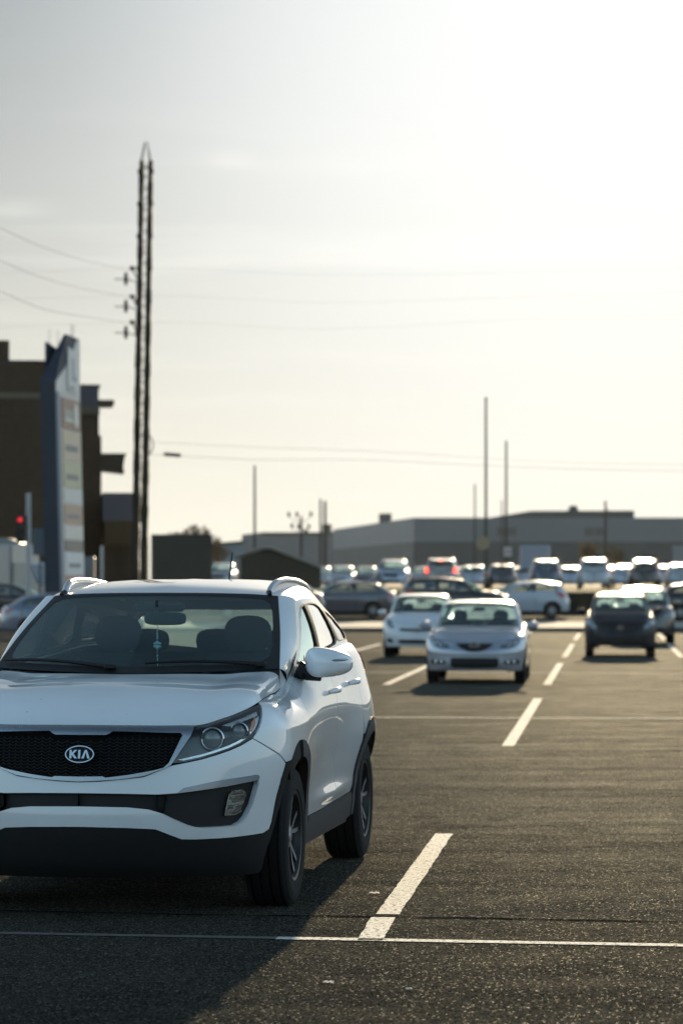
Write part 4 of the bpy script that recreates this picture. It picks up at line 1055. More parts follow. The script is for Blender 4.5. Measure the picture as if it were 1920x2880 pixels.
# ---------------------------------------------------------------- the white compact suv in front
def build_kia(loc,rz):
    K=KIA; root=empty('white_compact_suv',loc,rz,'large white compact suv parked in front with black tiger nose grille and grey roof rails','car')
    W=specks(paint('suv_white_paint',(.74,.755,.76)))
    WHT=W; st=.03
    ZC=.345
    FA=arc_side(K,0,ZC,.485,0,180,26)      # rear end to front end of the front arch
    RA=arc_side(K,2.64,ZC,.485,0,180,26)
    top=lambda s0,s1,n,d=0:[(s0+(s1-s0)*i/n,K.zt(s0+(s1-s0)*i/n)-d) for i in range(n+1)]
    g=.0035
    # --- front bumper
    f_end=FA[-1]
    arc_low=[p for p in FA if p[0]<1.0 and p[1]<.735]
    bump=[(0,.664),(.053,.668),(.207,.689),(.316,.742),(.371,.753),(.454,.770),(.526,.789),(.603,.811),(.666,.833),(.734,.862),(.935,.775),(1.0-.003,.732)]
    bump+=[(.972,.66),(.955,.58),(.945,.50),(.935,.45),(.915,.418),(.866,.402),(.62,.392),(.45,.390),(.384,.392),(.335,.412),(.267,.442),(.15,.449),(0,.453),
           (0,.55),(.15,.547),(.234,.537),(.30,.515),(.343,.492),(.41,.461),(.45,.450),(.481,.446),(.599,.447),(.663,.450),(.705,.466),(.732,.49),(.769,.545),(.791,.641),(.787,.664),(.60,.640),(.356,.612),(.271,.607),(.15,.611),(0,.613)]
    m=MB(); panel(m,bump,K.L,step=st,skirt=.03); m.both().build('front_bumper',WHT,root)
    # --- fender
    s17=1.80
    doorF=[(s17,K.zt(s17)-.002),(1.735,1.03),(1.62,.96),(1.55,.88),(1.52,.80),(1.56,.72)]
    fa_up=[p for p in FA if p[1]>.70]
    fa_up=[p for p in FA if (p[0]<1.2 and p[1]>.735) or (p[0]>=1.2 and p[1]>.40)]
    fend=[(.737,.866),(.785,.911),(.827,.944),(.869,.972),(.962,1.024)]+top(.97,s17-.004,12)+[(a-.004,b) for a,b in doorF[1:]]+[(1.70,.55),(1.755,.40)]+fa_up+[(1.003,.739),(.938,.782)]
    # keep the strip behind the arch in front of the door
    m=MB(); panel(m,fend,K.L,step=st,skirt=.02); m.build('fender',WHT,root); m.mirrored().build('fender',WHT,root)
    # --- doors
    sB=2.66; sR=3.56
    ZS=lambda s:.398+.03*max(0,min(1,(s-1.8)/1.4))
    d1=[(1.76,.405),(1.705,.55)]+doorF[::-1]+top(s17+.02,sB-.003,14)+[(sB-.003,1.0),(sB-.003,.8),(sB+.01,.6),(sB+.02,ZS(sB))]+[(2.2,ZS(2.2))]
    rearedge=[p for p in RA if p[0]<3.80][::-1]
    d2=[(sB+.027,ZS(sB)),(sB+.017,.6),(sB+.004,.8),(sB+.004,1.0)]+top(sB+.004,sR,14)+[(sR+.005,1.1),(sR-.03,.95),(3.52,.86)]
    ra2=[p for p in RA if p[0]<3.53 and p[1]>.43][::-1]
    d2+=[(p[0]-.012,p[1]) for p in ra2[::-1]] if ra2[0][1]<ra2[-1][1] else [(p[0]-.012,p[1]) for p in ra2]
    d2+=[(3.30,ZS(3.2))]
    for side in (1,-1):
        for dd,nm,hy in ((d1,'front_door',1.33),(d2,'rear_door',2.10)):
            m=MB(); panel(m,dd,K.L,step=st,skirt=.02)
            o=(m if side>0 else m.mirrored()).build('door',WHT,root)
            h=MB(); sy=K.s_at_y(hy); P,n=surf(K.L,sy,1.01+(.03 if hy>2 else 0),.02)
            P0=K.L(sy-.09,1.01+(.03 if hy>2 else 0)); P1=K.L(sy+.09,1.015+(.03 if hy>2 else 0))
            h.tube([va(P0,vm(n,.0)),va(mix3(P0,P1,.12),vm(n,.030)),va(mix3(P0,P1,.5),vm(n,.040)),va(mix3(P0,P1,.88),vm(n,.030)),P1],[.010,.0165,.017,.0165,.010],10)
            (h if side>0 else h.mirrored()).build('door_handle',WHT,o)
    # --- quarter and rear bumper
    ra3=[p for p in RA if p[0]>3.535 and p[1]>.40]
    qp=[(3.53,.862),(sR-.025,.95),(sR+.01,1.1)]+top(sR+.006,K.smax-.002,26)+[(K.smax-.002,.42),(4.55,.42)]+ra3
    m=MB(); panel(m,qp,K.L,step=.045,skirt=.02); m.both().build('rear_quarter',WHT,root)
    # --- dark lower cladding, arches, sills
    val=[(0,.449),(.15,.445),(.267,.438),(.335,.408),(.384,.388),(.45,.386),(.62,.388),(.866,.398),(.917,.414),(.938,.447),(.948,.5),(.958,.58),(.975,.66),(1.0,.731)]
    inner=[p for p in arc_side(K,0,ZC,.40,0,180,26) if 1.062<p[0]<1.2]+[(1.044,.70),(1.022,.628),(.997,.518),(.952,.415),(.908,.338),(.889,.28),(.884,.225)]
    val+= [p for p in FA if p[0]<1.2 and p[1]>.735][::-1]+inner+[(.872,.207),(.80,.203),(.4,.205),(0,.205)]
    m=MB(); panel(m,val,K.L,step=st,off=.003,skirt=.04); m.both().build('front_valance',VALM,root)
    archf=[p for p in FA if p[0]>=1.2]+[p for p in arc_side(K,0,ZC,.40,0,180,26) if p[0]>=1.2][::-1]
    archf=[(1.70,.27)]+archf+[(K.s_at_y(.40),.27)]
    m=MB(); panel(m,archf,K.L,step=st,off=.010,skirt=.05)
    sill=[(1.70,.27),(1.685,ZC),(1.76,.403),(2.2,ZS(2.2)-.003),(sB,ZS(sB)-.003),(3.30,ZS(3.3)-.003),(3.362,.40),(3.36,ZC),(3.37,.29),(3.2,.275)]
    panel(m,sill,K.L,step=st,off=.006,skirt=.03)
    archr=[(K.s_at_y(3.125),.30)]+RA+[(K.s_at_y(2.155),.29)]+[(K.s_at_y(2.24),.29)]+arc_side(K,2.64,ZC,.40,0,180,26)[::-1]+[(K.s_at_y(3.04),.30)]
    panel(m,archr,K.L,step=st,off=.010,skirt=.05)
    rv=[(K.s_at_y(3.12),.30)]+[p for p in RA if p[0]>3.9 and p[1]<.42]+[(4.55,.417),(K.smax-.002,.417),(K.smax-.002,.26),(4.6,.27)]
    panel(m,rv,K.L,step=.05,off=.002,skirt=.03)
    m.both().build('side_cladding',TRIM,root)
    # dark shell behind the panel gaps, wheel wells, floor
    m=MB(); ins=[(0,.22),(.8,.23)]+[(a,b) for a,b in arc_side(K,0,ZC,.47,180,0,16)]+[(1.9,.3),(3.1,.3)]+[(a,b) for a,b in arc_side(K,2.64,ZC,.47,180,0,16)]+[(4.6,.3),(K.smax-.002,.3)]+[(s,K.zt(s)-.05) for s in (5.1,4.8,4.4,4.0,3.2,2.4,1.95)]+[(1.6,.98),(.9,.93),(.6,.88),(.3,.64),(0,.62)]
    panel(m,ins,K.L,step=.07,off=-.035)
    for yc in (0,2.64):
        vs=[];fs=[]
        for i in range(17):
            a=R(-15+210*i/16); y=yc+.46*math.cos(a); z=ZC+.46*math.sin(a)
            vs+=[(.80,y,z),(.56,y,z)]
            if i: k=2*i; fs.append((k-2,k,k+1,k-1))
        m.smooth(vs,fs)
        m.add([(.57,yc-.5,.2),(.57,yc+.5,.2),(.57,yc+.5,.9),(.57,yc-.5,.9)],[(0,1,2,3)])
    m.box((.28,1.32,.36),(.28,1.9,.13)); m.box((.70,1.32,.31),(.16,.84,.06))
    m.box((.22,-.58,.34),(.22,.10,.10))
    m.both().build('underbody',BLACKP,root)
    # --- hood
    s0,s1=.42,1.65
    c0=lambda a:K.edge(s0*a)
    c1=curve3([(0,.13,1.150),(.30,.165,1.152),(.50,.23,1.149),(.60,.325,1.155),(.70,.402,1.158),(.745,.442,1.140),K.edge(s1)])
    d0=curve3([K.edge(0),(0,-.73,.952),(0,-.62,.997),(0,-.40,1.062),(0,-.13,1.115),(0,.13,1.150)])
    def s_of(b): return s0+(s1-s0)*b
    d1=lambda b:K.edge(s_of(b))
    def hb(a,b):
        w=math.sin(math.pi*min(1,max(0,b)))**.8
        rdg=math.exp(-((a-.80+.05*b)/.10)**2)*.008*w*(1-b)**.3
        dip=-math.exp(-((a-.58)/.16)**2)*.004*w
        crown=.020*(1-a*a)*w*(1-b*.4)
        return (0,0,rdg+dip+crown)
    H=coons(c0,c1,d0,d1,hb)
    m=MB(); gridsurf(m,H,44,44,0,.9955,.004,1,skirt=.02); m.both().build('hood',WHT,root)
    # --- cowl and windscreen
    w0=curve3([(0,.215,1.150),(.35,.262,1.157),(.60,.352,1.166),(.755,.45,1.172)])
    w1=curve3([(0,1.13,1.562),(.3,1.15,1.560),(.5,1.18,1.554),(.62,1.22,1.545)])
    wc=curve3([w0(0),(0,.62,1.372),w1(0)]); ws=curve3([w0(1),(.70,.80,1.352),w1(1)])
    WS=coons(w0,w1,wc,ws)
    cw=lambda a,b: mix3(va(c1(a),(0,0,-.012 if b<.5 else 0)),va(w0(a),(0,0,-.004)),b)
    m=MB(); gridsurf(m,lambda a,b:va(mix3(c1(a*.97),w0(a),b),(0,0,-.016*math.sin(math.pi*b)-.008)),24,4); m.both().build('cowl',BLACKP,root)
    m=MB(); gridsurf(m,WS,24,16); gs=m.both().build('windscreen',WINDSCREEN,root)
    m=MB(); fr=[(0,.0),(1,.0),(1,1),(0,1)]
    out=[(0,0),(.25,0),(.5,0),(.75,0),(1,0),(1,.25),(1,.5),(1,.75),(1,1),(.75,1),(.5,1),(.25,1),(0,1)]
    inn=[(0,.955),(.25,.955),(.5,.953),(.75,.945),(.88,.93),(.93,.88),(.945,.75),(.945,.5),(.945,.3),(.93,.16),(.86,.09),(.7,.075),(.4,.07),(0,.07)]
    panel(m,out+inn,WS,step=.06,off=.0015); m.both().build('windscreen_border',BLACKP,gs)
    # wipers
    for (a0_,b0_,a1_,b1_,sg) in ((.86,.03,.10,.075,1),(.12,.035,.93,.065,-1)):
        m=MB(); pts=[]
        for i in range(9):
            u=i/8; a=a0_+(a1_-a0_)*u; b=b0_+(b1_-b0_)*u+.035*math.sin(u*math.pi)
            p,n=surf(lambda x,y:WS(min(max(x,0),1),min(max(y,0),1)),a,b,.018); pts.append((p[0]*sg,p[1],p[2]))
        m.tube(pts,[.012,.013,.011,.009,.009,.008,.008,.007,.006],8)
        m.box(pts[0],(.03,.022,.014),None,.008)
        m.build('wiper',BLACKP,root)
    # --- a-pillars, sail, flanks of the greenhouse, roof
    Gm=lambda y,z:K.G(y,z)
    ap=[(.60,K.belt(.60)[2]),(.85,1.262),(1.10,1.412),(1.32,K.zr(1.32))]
    A2=curve3([K.G(*p) for p in ap])
    def apf(a,b):
        p=mix3(ws(b),A2(b),a); k=.020*4*a*(1-a)
        return va(p,(k*.75,-.2*k,k*.55))
    body=MB(); gridsurf(body,apf,8,20)
    gridsurf(body,lambda a,b:mix3(mix3(K.edge(1.65+.15*a),mix3(ws(0),A2(0),a),b),(0,0,0),0),4,4)
    ys=[1.32+(3.12-1.32)*i/14 for i in range(15)]
    ghout=[(.60,ap[0][1]),(.72,1.18),ap[1],(.98,1.342),ap[2],(1.22,1.468)]+[(y,K.zr(y)) for y in ys]+[(3.22,1.30),(3.30,K.belt(3.30)[2])]+[(y,K.belt(y)[2]) for y in (3.1,2.8,2.4,2.0,1.6,1.2,.9,.72)]
    win_f=[(.80,1.19),(1.0,1.315),(1.2,1.425),(1.34,1.478),(1.47,1.495),(1.495,1.23)]
    win_r=[(1.60,1.235),(1.565,1.497),(1.80,1.50),(2.0,1.495),(2.17,1.475),(2.33,1.275)]
    win_q=[(2.43,1.28),(2.29,1.455),(2.5,1.445),(2.70,1.41),(2.88,1.33),(2.84,1.29)]
    wins=[win_f,win_r,win_q]
    panel(body,ghout,Gm,holes=[rnd2(w) for w in wins],step=.06,skirt=.02,smi=1)
    body.both().build('body_pillars',[WHT,BLACKP],root)
    rc0=curve3([w1(0),w1(.5),w1(.8),w1(1),K.G(1.32,K.zr(1.32))])
    r0c=lambda a:(lambda p:p)(curve_roof(a))
    yr_=3.12
    rc1=curve3([(0,3.20,1.585),(.35,3.18,1.570),(.52,3.15,1.52),K.G(yr_,K.zr(yr_))])
    rd0=curve3([w1(0),(0,1.35,1.604),(0,1.7,1.632),(0,2.1,1.640),(0,2.7,1.622),(0,3.2,1.585)])
    rd1=lambda b:K.G(1.32+(yr_-1.32)*b,K.zr(1.32+(yr_-1.32)*b))
    def rb(a,b): return (0,0,.030*math.sin(math.pi*b)*(a**2)*(1-a**6)*1.4)
    RF=coons(rc0,rc1,rd0,rd1,rb)
    m=MB(); gridsurf(m,RF,30,40); 
    roof=m.both().build('roof',WHT,root)
    m=MB(); gridsurf(m,RF,14,14,0,.995,.01,.99,off=-.04); m.both().build('headliner',mat('grey_headliner',(.16,.16,.155),.95,scale=40),root)
    # tailgate
    def te(b):
        z0=K.zr(yr_); zb=K.belt(3.30)[2]
        y=yr_+(3.30-yr_)*b; z=z0+(zb-z0)*b
        return K.G(y,z)
    sT=K.s_at_y(3.30,1.0)
    tc1=lambda a:K.edge(K.smax-.001-(K.smax-.001-sT)*a)
    td0=curve3([(0,3.20,1.585),(0,3.34,1.40),(0,3.41,1.2),tc1(0)])
    TG=coons(rc1,tc1,td0,te)
    rw=[(0,.30),(.5,.30),(.8,.34),(.86,.42),(.86,.70),(.8,.78),(0,.80)]
    m=MB(); panel(m,[(0,0),(1,0),(1,1),(0,1)]+[(0,.80)]+rw[-2:0:-1]+[(0,.30)],lambda a,b:TG(min(max(a,0),1),min(max(b,0),1)),step=.06)
    m.both().build('tailgate',WHT,root)
    m=MB(); panel(m,rw,TG,step=.08,off=-.006); m.both().build('rear_window',REARG,root)
    # side glass
    for side in (1,-1):
        for w,gm in ((win_f,WINDOWG),(win_r,TINTG),(win_q,DARKG)):
            m=MB(); panel(m,rnd2(w),Gm,step=.06,off=-.007); (m if side>0 else m.mirrored()).build('side_window',gm,root)
        # black window frames and door pillar
        m=MB()
        for w in wins:
            c=rnd2(w); cx=sum(p[0] for p in c)/len(c); cy=sum(p[1] for p in c)/len(c)
            o_=[(cx+(p[0]-cx)*1.045,cy+(p[1]-cy)*1.07) for p in c]
            panel(m,o_,Gm,holes=[c],step=.05,off=.003,grid=False)
        panel(m,[(1.505,1.232),(1.478,1.50),(1.557,1.50),(1.59,1.238)],Gm,step=.05,off=.004)
        panel(m,[(2.345,1.28),(2.19,1.472),(2.275,1.458),(2.42,1.283)],Gm,step=.05,off=.004)
        (m if side>0 else m.mirrored()).build('window_frame',BLACKP,root)
        # door mirror
        m=MB(); MC=(.972,.70,1.198)
        def shp(p):
            x,y,z=p; t=x/.125
            z*=1-.22*t; z+= -.004*t
            if y>0: y*=.45
            y+=.035*t*t
            return (x,y,z)
        m.ellipsoid(MC,(.126,.105,.076),28,18,.72,0,shp)
        mo=(m if side>0 else m.mirrored()).build('door_mirror',WHT,root)
        m=MB(); m.tube([(.81,.70,1.165),(.87,.70,1.135),(.935,.70,1.125)],[.05,.034,.026],10)
        sp=[(.835,.60,1.105),(.812,.80,1.24),(.812,.86,1.185),(.835,.86,1.13)]
        m.add([va(p,(.014,0,0)) for p in sp],[(3,2,1,0)]); m.add([va(p,(.014,0,0)) for p in sp],[(0,1,2,3)])
        (m if side>0 else m.mirrored()).build('mirror_arm',BLACKP,mo)
        m=MB(); pts=[]
        for i in range(7):
            u=i/6; x=.035+.075*u; 
            t=x/.125; yy=-(max(0,1-abs(x/.118)**2.78))**.36*.100+.035*t*t-.0045
            pts.append(va(MC,(x,yy,.014+.004*u)))
        m.tube(pts,[.003,.006,.0065,.0065,.0065,.006,.003],8)
        (m if side>0 else m.mirrored()).build('indicator_strip',SATIN,mo)
        # roof rail
        m=MB(); rp=curve3([(.568,1.235,1.563),(.572,1.29,1.590),(.578,1.37,1.613),(.585,1.50,1.626),(.590,1.75,1.630),(.588,2.1,1.620),(.575,2.5,1.588),(.565,2.72,1.55)])
        pts=[rp(i/28) for i in range(29)]; m.tube(pts,[.018]+[.0185]*26+[.017,.014],12)
        fin=[(p[0],p[1],p[2]-.002) for p in pts]; low=[(p[0]+.002,p[1],p[2]-.050) for p in pts]
        for dx in (-.010,.010):
            for i in range(28):
                q=[(fin[i][0]+dx,)+fin[i][1:],(fin[i+1][0]+dx,)+fin[i+1][1:],(low[i+1][0]+dx,)+low[i+1][1:],(low[i][0]+dx,)+low[i][1:]]
                m.add(q if dx<0 else q[::-1],[(0,1,2,3)])
        (m if side>0 else m.mirrored()).build('roof_rail',mat('grey_rail',(.50,.51,.53),.35,.6,var=.05,coat=.3),root)
        m=MB()
        for i in range(8):
            pass
        m.tube([(w1(.93)[0],w1(.93)[1]-.008,w1(.93)[2]+.003),(.572,1.225,1.562),(.570,1.25,1.570)],[.012,.014,.014],8)
        (m if side>0 else m.mirrored()).build('roof_ditch_strip',BLACKP,root)
        # tail lamp
        sl=[(K.s_at_y(3.02),1.09),(K.s_at_y(3.05),1.17),(K.s_at_y(3.25),1.18),(K.s_at_y(3.38),1.12),(K.s_at_y(3.38),.98),(K.s_at_y(3.2),.96)]
        m=MB(); panel(m,chaikin(sl,2),K.L,step=.05,off=.012,skirt=.02); (m if side>0 else m.mirrored()).build('tail_lamp',REDL,root)
    # --- grille
    go=[(0,.914),(.415,.912),(.316,.747),(.30,.735),(.207,.694),(.12,.679),(.053,.672),(0,.667)]
    gi=[(0,.690),(.06,.692),(.071,.686),(.151,.700),(.25,.722),(.285,.733),(.306,.756),(.352,.868),(.360,.884),(.350,.893),(.20,.897),(.086,.899),(.064,.886),(0,.886)]
    m=MB(); panel(m,go+gi,K.L,step=.02,off=.010,skirt=.035)
    gs_=m.both().build('grille_surround',SATIN,root)
    m=MB(); panel(m,[(0,.684),(.06,.684),(.151,.695),(.285,.728),(.312,.756),(.365,.886),(.352,.897),(0,.897)],K.L,step=.04,off=-.022)
    gri=m.both().build('grille',mat('black_grille',(.005,.005,.005),.8,var=.1,spec=.1),root)
    m=MB()
    gpoly=[(-.36,.886),(-.30,.742),(-.151,.70),(0,.69),(.151,.70),(.30,.742),(.36,.886)]
    def gl_(u,v):
        P,n=surf(K.L,max(abs(u),.0006),v,-.014)
        return (P[0] if u>=0 else -P[0],P[1],P[2])
    rows=13
    for j in range(rows):
        z=.70+j*.0155
        prev=None; i=0; u=-.37
        while u<=.37:
            zz=z+(.0045 if i%2 else -.0045)
            ok=inpoly((u,zz),gpoly) and zz<.884-( .012 if abs(u)<.07 else 0)
            p=gl_(u,zz) if ok else None
            if p and prev: m.tube([prev,p],.0024,4,False)
            if p and i%2 and j<rows-1 and inpoly((u,zz+.0065),gpoly):
                m.tube([p,gl_(u,zz+.0065)],.0022,4,False)
            prev=p; u+=.0135; i+=1
    m.build('grille_mesh',mat('black_gloss',(.016,.016,.017),.5,var=.1,spec=.3),gri)
    # emblem: oval with the three letters
    E0=va(K.L(.001,.797),(0,-.014,0)); up=vn(vs_sub(K.L(.001,.83),K.L(.001,.765)))
    nrm=vn(vx((1,0,0),up))
    EM=lambda u,v:va(E0,va((u,0,0),vm(up,v)))
    el=lambda rx,ry,n=40:[(rx*math.cos(2*math.pi*i/n),ry*math.sin(2*math.pi*i/n)) for i in range(n)]
    m=MB(); panel(m,el(.066,.037),EM,step=.03,off=.002,skirt=.012,grid=False); em=m.build('emblem',mat('black_enamel',(.008,.008,.009),.6,spec=.2),root)
    m=MB(); panel(m,el(.071,.042),EM,holes=[el(.0655,.0372)],step=.03,off=.006,skirt=.012,grid=False)
    S=.0205; sw=.0105
    def glyph(pts,ox): panel(m,[(ox+x,y) for x,y in pts],EM,step=.02,off=.006,skirt=.006,grid=False)
    glyph([(-.018,-S),(-.018,S),(-.0075,S),(-.0075,.006),(.006,S),(.019,S),(.001,.002),(.020,-S),(.007,-S),(-.0075,-.003),(-.0075,-S)],-.031)
    glyph([(-.0055,-S),(-.0055,S),(.0055,S),(.0055,-S)],-.0015)
    glyph([(-.0205,-S),(-.005,S),(.005,S),(.0205,-S),(.0085,-S),(0,.010),(-.0085,-S)],.030)
    m.build('emblem_letters',CHROME,em)
    # --- headlamps, fog lamps
    hl=[(.322,.755),(.420,.912),(.47,.935),(.56,.948),(.66,.972),(.78,.995),(.88,1.012),(.950,1.017),(.869,.968),(.827,.940),(.785,.908),(.734,.868),(.666,.839),(.603,.817),(.526,.795),(.454,.776),(.371,.759)]
    hl=[(s,min(q,K.zt(s)-.004)) for s,q in hl]
    lo=[(.345,.772),(.371,.768),(.454,.785),(.526,.804),(.603,.826),(.666,.849),(.70,.866),(.69,.872),(.655,.857),(.60,.837),(.526,.815),(.454,.796),(.38,.780)]
    for side in (1,-1):
        fx=lambda m_: m_ if side>0 else m_.mirrored()
        m=MB(); panel(m,hl,K.L,step=.03,off=-.050,skirt=-.046); hd=fx(m).build('headlamp',mat('dark_lamp_housing',(.035,.036,.037),.35,var=.2,coat=.5),root)
        m=MB(); panel(m,hl,K.L,step=.025,off=-.003); fx(m).build('lamp_lens',LENSG,hd)
        m=MB()
        for (s,q,r,dep) in ((.512,.872,.058,-.030),(.664,.905,.045,-.028)):
            P,n=surf(K.L,s,q,dep); n=vn((n[0]*.35,-1,.02))
            Mx=Vector((0,-1,0)).rotation_difference(Vector(n)).to_matrix().to_4x4(); Mx.translation=Vector(P)
            t=MB(); t.lathe([(r*.78,.012),(r*.80,-.012),(r*.90,-.018),(r,-.012),(r*1.02,.015)][::-1],(0,0,0),'y',28); m.merge(t,M=Mx)
        fx(m).build('lamp_ring',CHROME,hd)
        for (s,q,r,dep) in ((.512,.872,.058,-.030),(.664,.905,.045,-.028)):
            P,n=surf(K.L,s,q,dep); n=vn((n[0]*.35,-1,.02))
            Mx=Vector((0,-1,0)).rotation_difference(Vector(n)).to_matrix().to_4x4(); Mx.translation=Vector(P)
            t=MB(); t.ellipsoid((0,.004,0),(r*.79,.022,r*.79),20,12); k=MB(); k.merge(t,M=Mx)
            fx(k).build('projector_lens',mat('projector_glass',(.10,.12,.115),.08,var=.3,scale=40,coat=1),hd)
        m=MB(); panel(m,lo,K.L,step=.02,off=-.014,skirt=.012)
        upb=[(.56,.935),(.66,.958),(.78,.982),(.86,.992),(.83,.965),(.76,.955),(.66,.938),(.60,.926)]
        panel(m,[(s,min(q,K.zt(s)-.012)) for s,q in upb],K.L,step=.02,off=-.022,skirt=.02)
        ob=[(.735,.885),(.78,.918),(.82,.946),(.845,.965),(.80,.952),(.755,.930),(.735,.912)]
        panel(m,ob,K.L,step=.02,off=-.024,skirt=.02)
        fx(m).build('lamp_reflector',LAMPIN,hd)
        m=MB(); panel(m,[(.728,.905),(.752,.935),(.80,.958),(.778,.93),(.75,.9)],K.L,step=.02,off=-.018,skirt=.01); fx(m).build('turn_signal',AMBER,hd)
        # fog lamp recess
        bz=[(.356,.614),(.60,.642),(.790,.667),(.795,.641),(.772,.545),(.735,.488),(.708,.464),(.666,.448),(.599,.445),(.481,.444),(.41,.459),(.343,.490),(.30,.513),(.27,.55),(.27,.608)]
        m=MB(); panel(m,bz,K.L,step=.03,off=-.028,skirt=-.03); fz=fx(m).build('fog_lamp_bezel',BLACKP,root)
        fl=[(.612,.502),(.625,.600),(.640,.616),(.700,.622),(.727,.606),(.731,.581),(.708,.520),(.673,.503)]
        m=MB(); panel(m,fl,K.L,step=.02,off=-.012,skirt=.02); fo=fx(m).build('fog_lamp',mat('fog_reflector',(.16,.17,.17),.25,.8,var=.5,scale=25,bump=.15,bscale=40),fz)
        m=MB()
        for z0,sa,sb in ((.588,.628,.712),(.549,.622,.70)): panel(m,[(sa,z0),(sb,z0+.008),(sb,z0+.013),(sa,z0+.005)],K.L,step=.02,off=-.008,grid=False)
        panel(m,[(.606,.498),(.673,.499),(.71,.516),(.708,.521),(.673,.505),(.612,.504),(.626,.60),(.620,.60)],K.L,step=.02,off=-.008,grid=False)
        fx(m).build('fog_lamp_rib',SATIN,fo)
        m=MB(); tr=[(.356,.612),(.365,.622),(.381,.637),(.45,.651),(.556,.670),(.68,.683),(.765,.690),(.783,.686),(.788,.677),(.787,.665),(.70,.654),(.56,.640),(.366,.614)]
        panel(m,tr,K.L,step=.02,off=.009,skirt=.02); fx(m).build('bumper_trim',mat('silver_trim_paint',(.26,.29,.32),.3,.3,coat=.6),root)
    m=MB(); panel(m,[(0,.552),(.15,.549),(.234,.539),(.30,.517),(.31,.60),(.271,.605),(.15,.609),(0,.611)],K.L,step=.04,off=-.025,skirt=-.027); m.both().build('lower_intake',BLACKP,root)
    # --- wheels
    for side in (1,-1):
        for y in (0,2.64): wheel(root,(.803*side,y,.348),.350,.225,.222,side,'twin',56)
    # --- cabin
    m=MB(); 
    def dash(a,b): 
        x=(a-.5)*1.46; return (x,.30+.42*b+.10*abs(x)**2,1.075-.02*abs(x)-.10*max(0,b-.55)**1.5*3)
    vs=[];fs=[]
    gridsurf(m,dash,20,8,skirt=.0)
    m.box((0,.80,.85),(.72,.10,.17),None,.05); m.ellipsoid((.37,.62,1.06),(.20,.14,.055),16,8)
    m.build('dashboard',DARKIN,root)
    m=MB(); c=(.37,.98,.98)
    pts=[]
    Mw=Matrix.Rotation(R(24),3,'X')
    for i in range(33):
        a=2*math.pi*i/32; p=Mw@Vector((.185*math.cos(a),0,.185*math.sin(a))); pts.append(va(c,tuple(p)))
    m.tube(pts,.016,8,False); m.box(c,(.06,.03,.05),Mw,.02)
    for dx in (-.12,.12): m.box(va(c,(dx,0,0)),(.06,.012,.018),Mw,.005)
    m.build('steering_wheel',DARKIN,root)
    seat(root,.37,1.30,.55,.52); seat(root,-.37,1.30,.55,.52)
    m=MB(); m.box((0,2.25,.62),(.66,.26,.09),None,.05); m.box((0,2.62,.92),(.66,.07,.30),Matrix.Rotation(R(-18),3,'X'),.06); o=m.build('rear_bench',SEATM,root)
    for x in (-.42,0,.42):
        k=MB(); k.ellipsoid((x,2.76,1.27),(.13,.05,.075),16,8,.7); k.build('headrest',SEATM,o)
    m=MB(); m.ellipsoid((.055,.93,1.425),(.115,.028,.036),20,10,.55); m.tube([(.0,.93,1.44),(.0,.97,1.52)],.010,6); m.build('rear_view_mirror',DARKIN,root)
    m=MB(); m.box((0,1.04,1.487),(.138,.05,.026),None,.018); m.build('sensor_housing',DARKIN,root)
    # antenna
    m=MB(); 
    m.tube([(.02,3.02,1.60),(.02,3.03,1.625)],[.02,.014],8); m.tube([(.02,3.03,1.62),(.02,3.16,1.80)],[.006,.005],8); 
    m.build('antenna',BLACKP,root)
    return root
def place(o,x,y,z=0): o.location=(x,y,z)
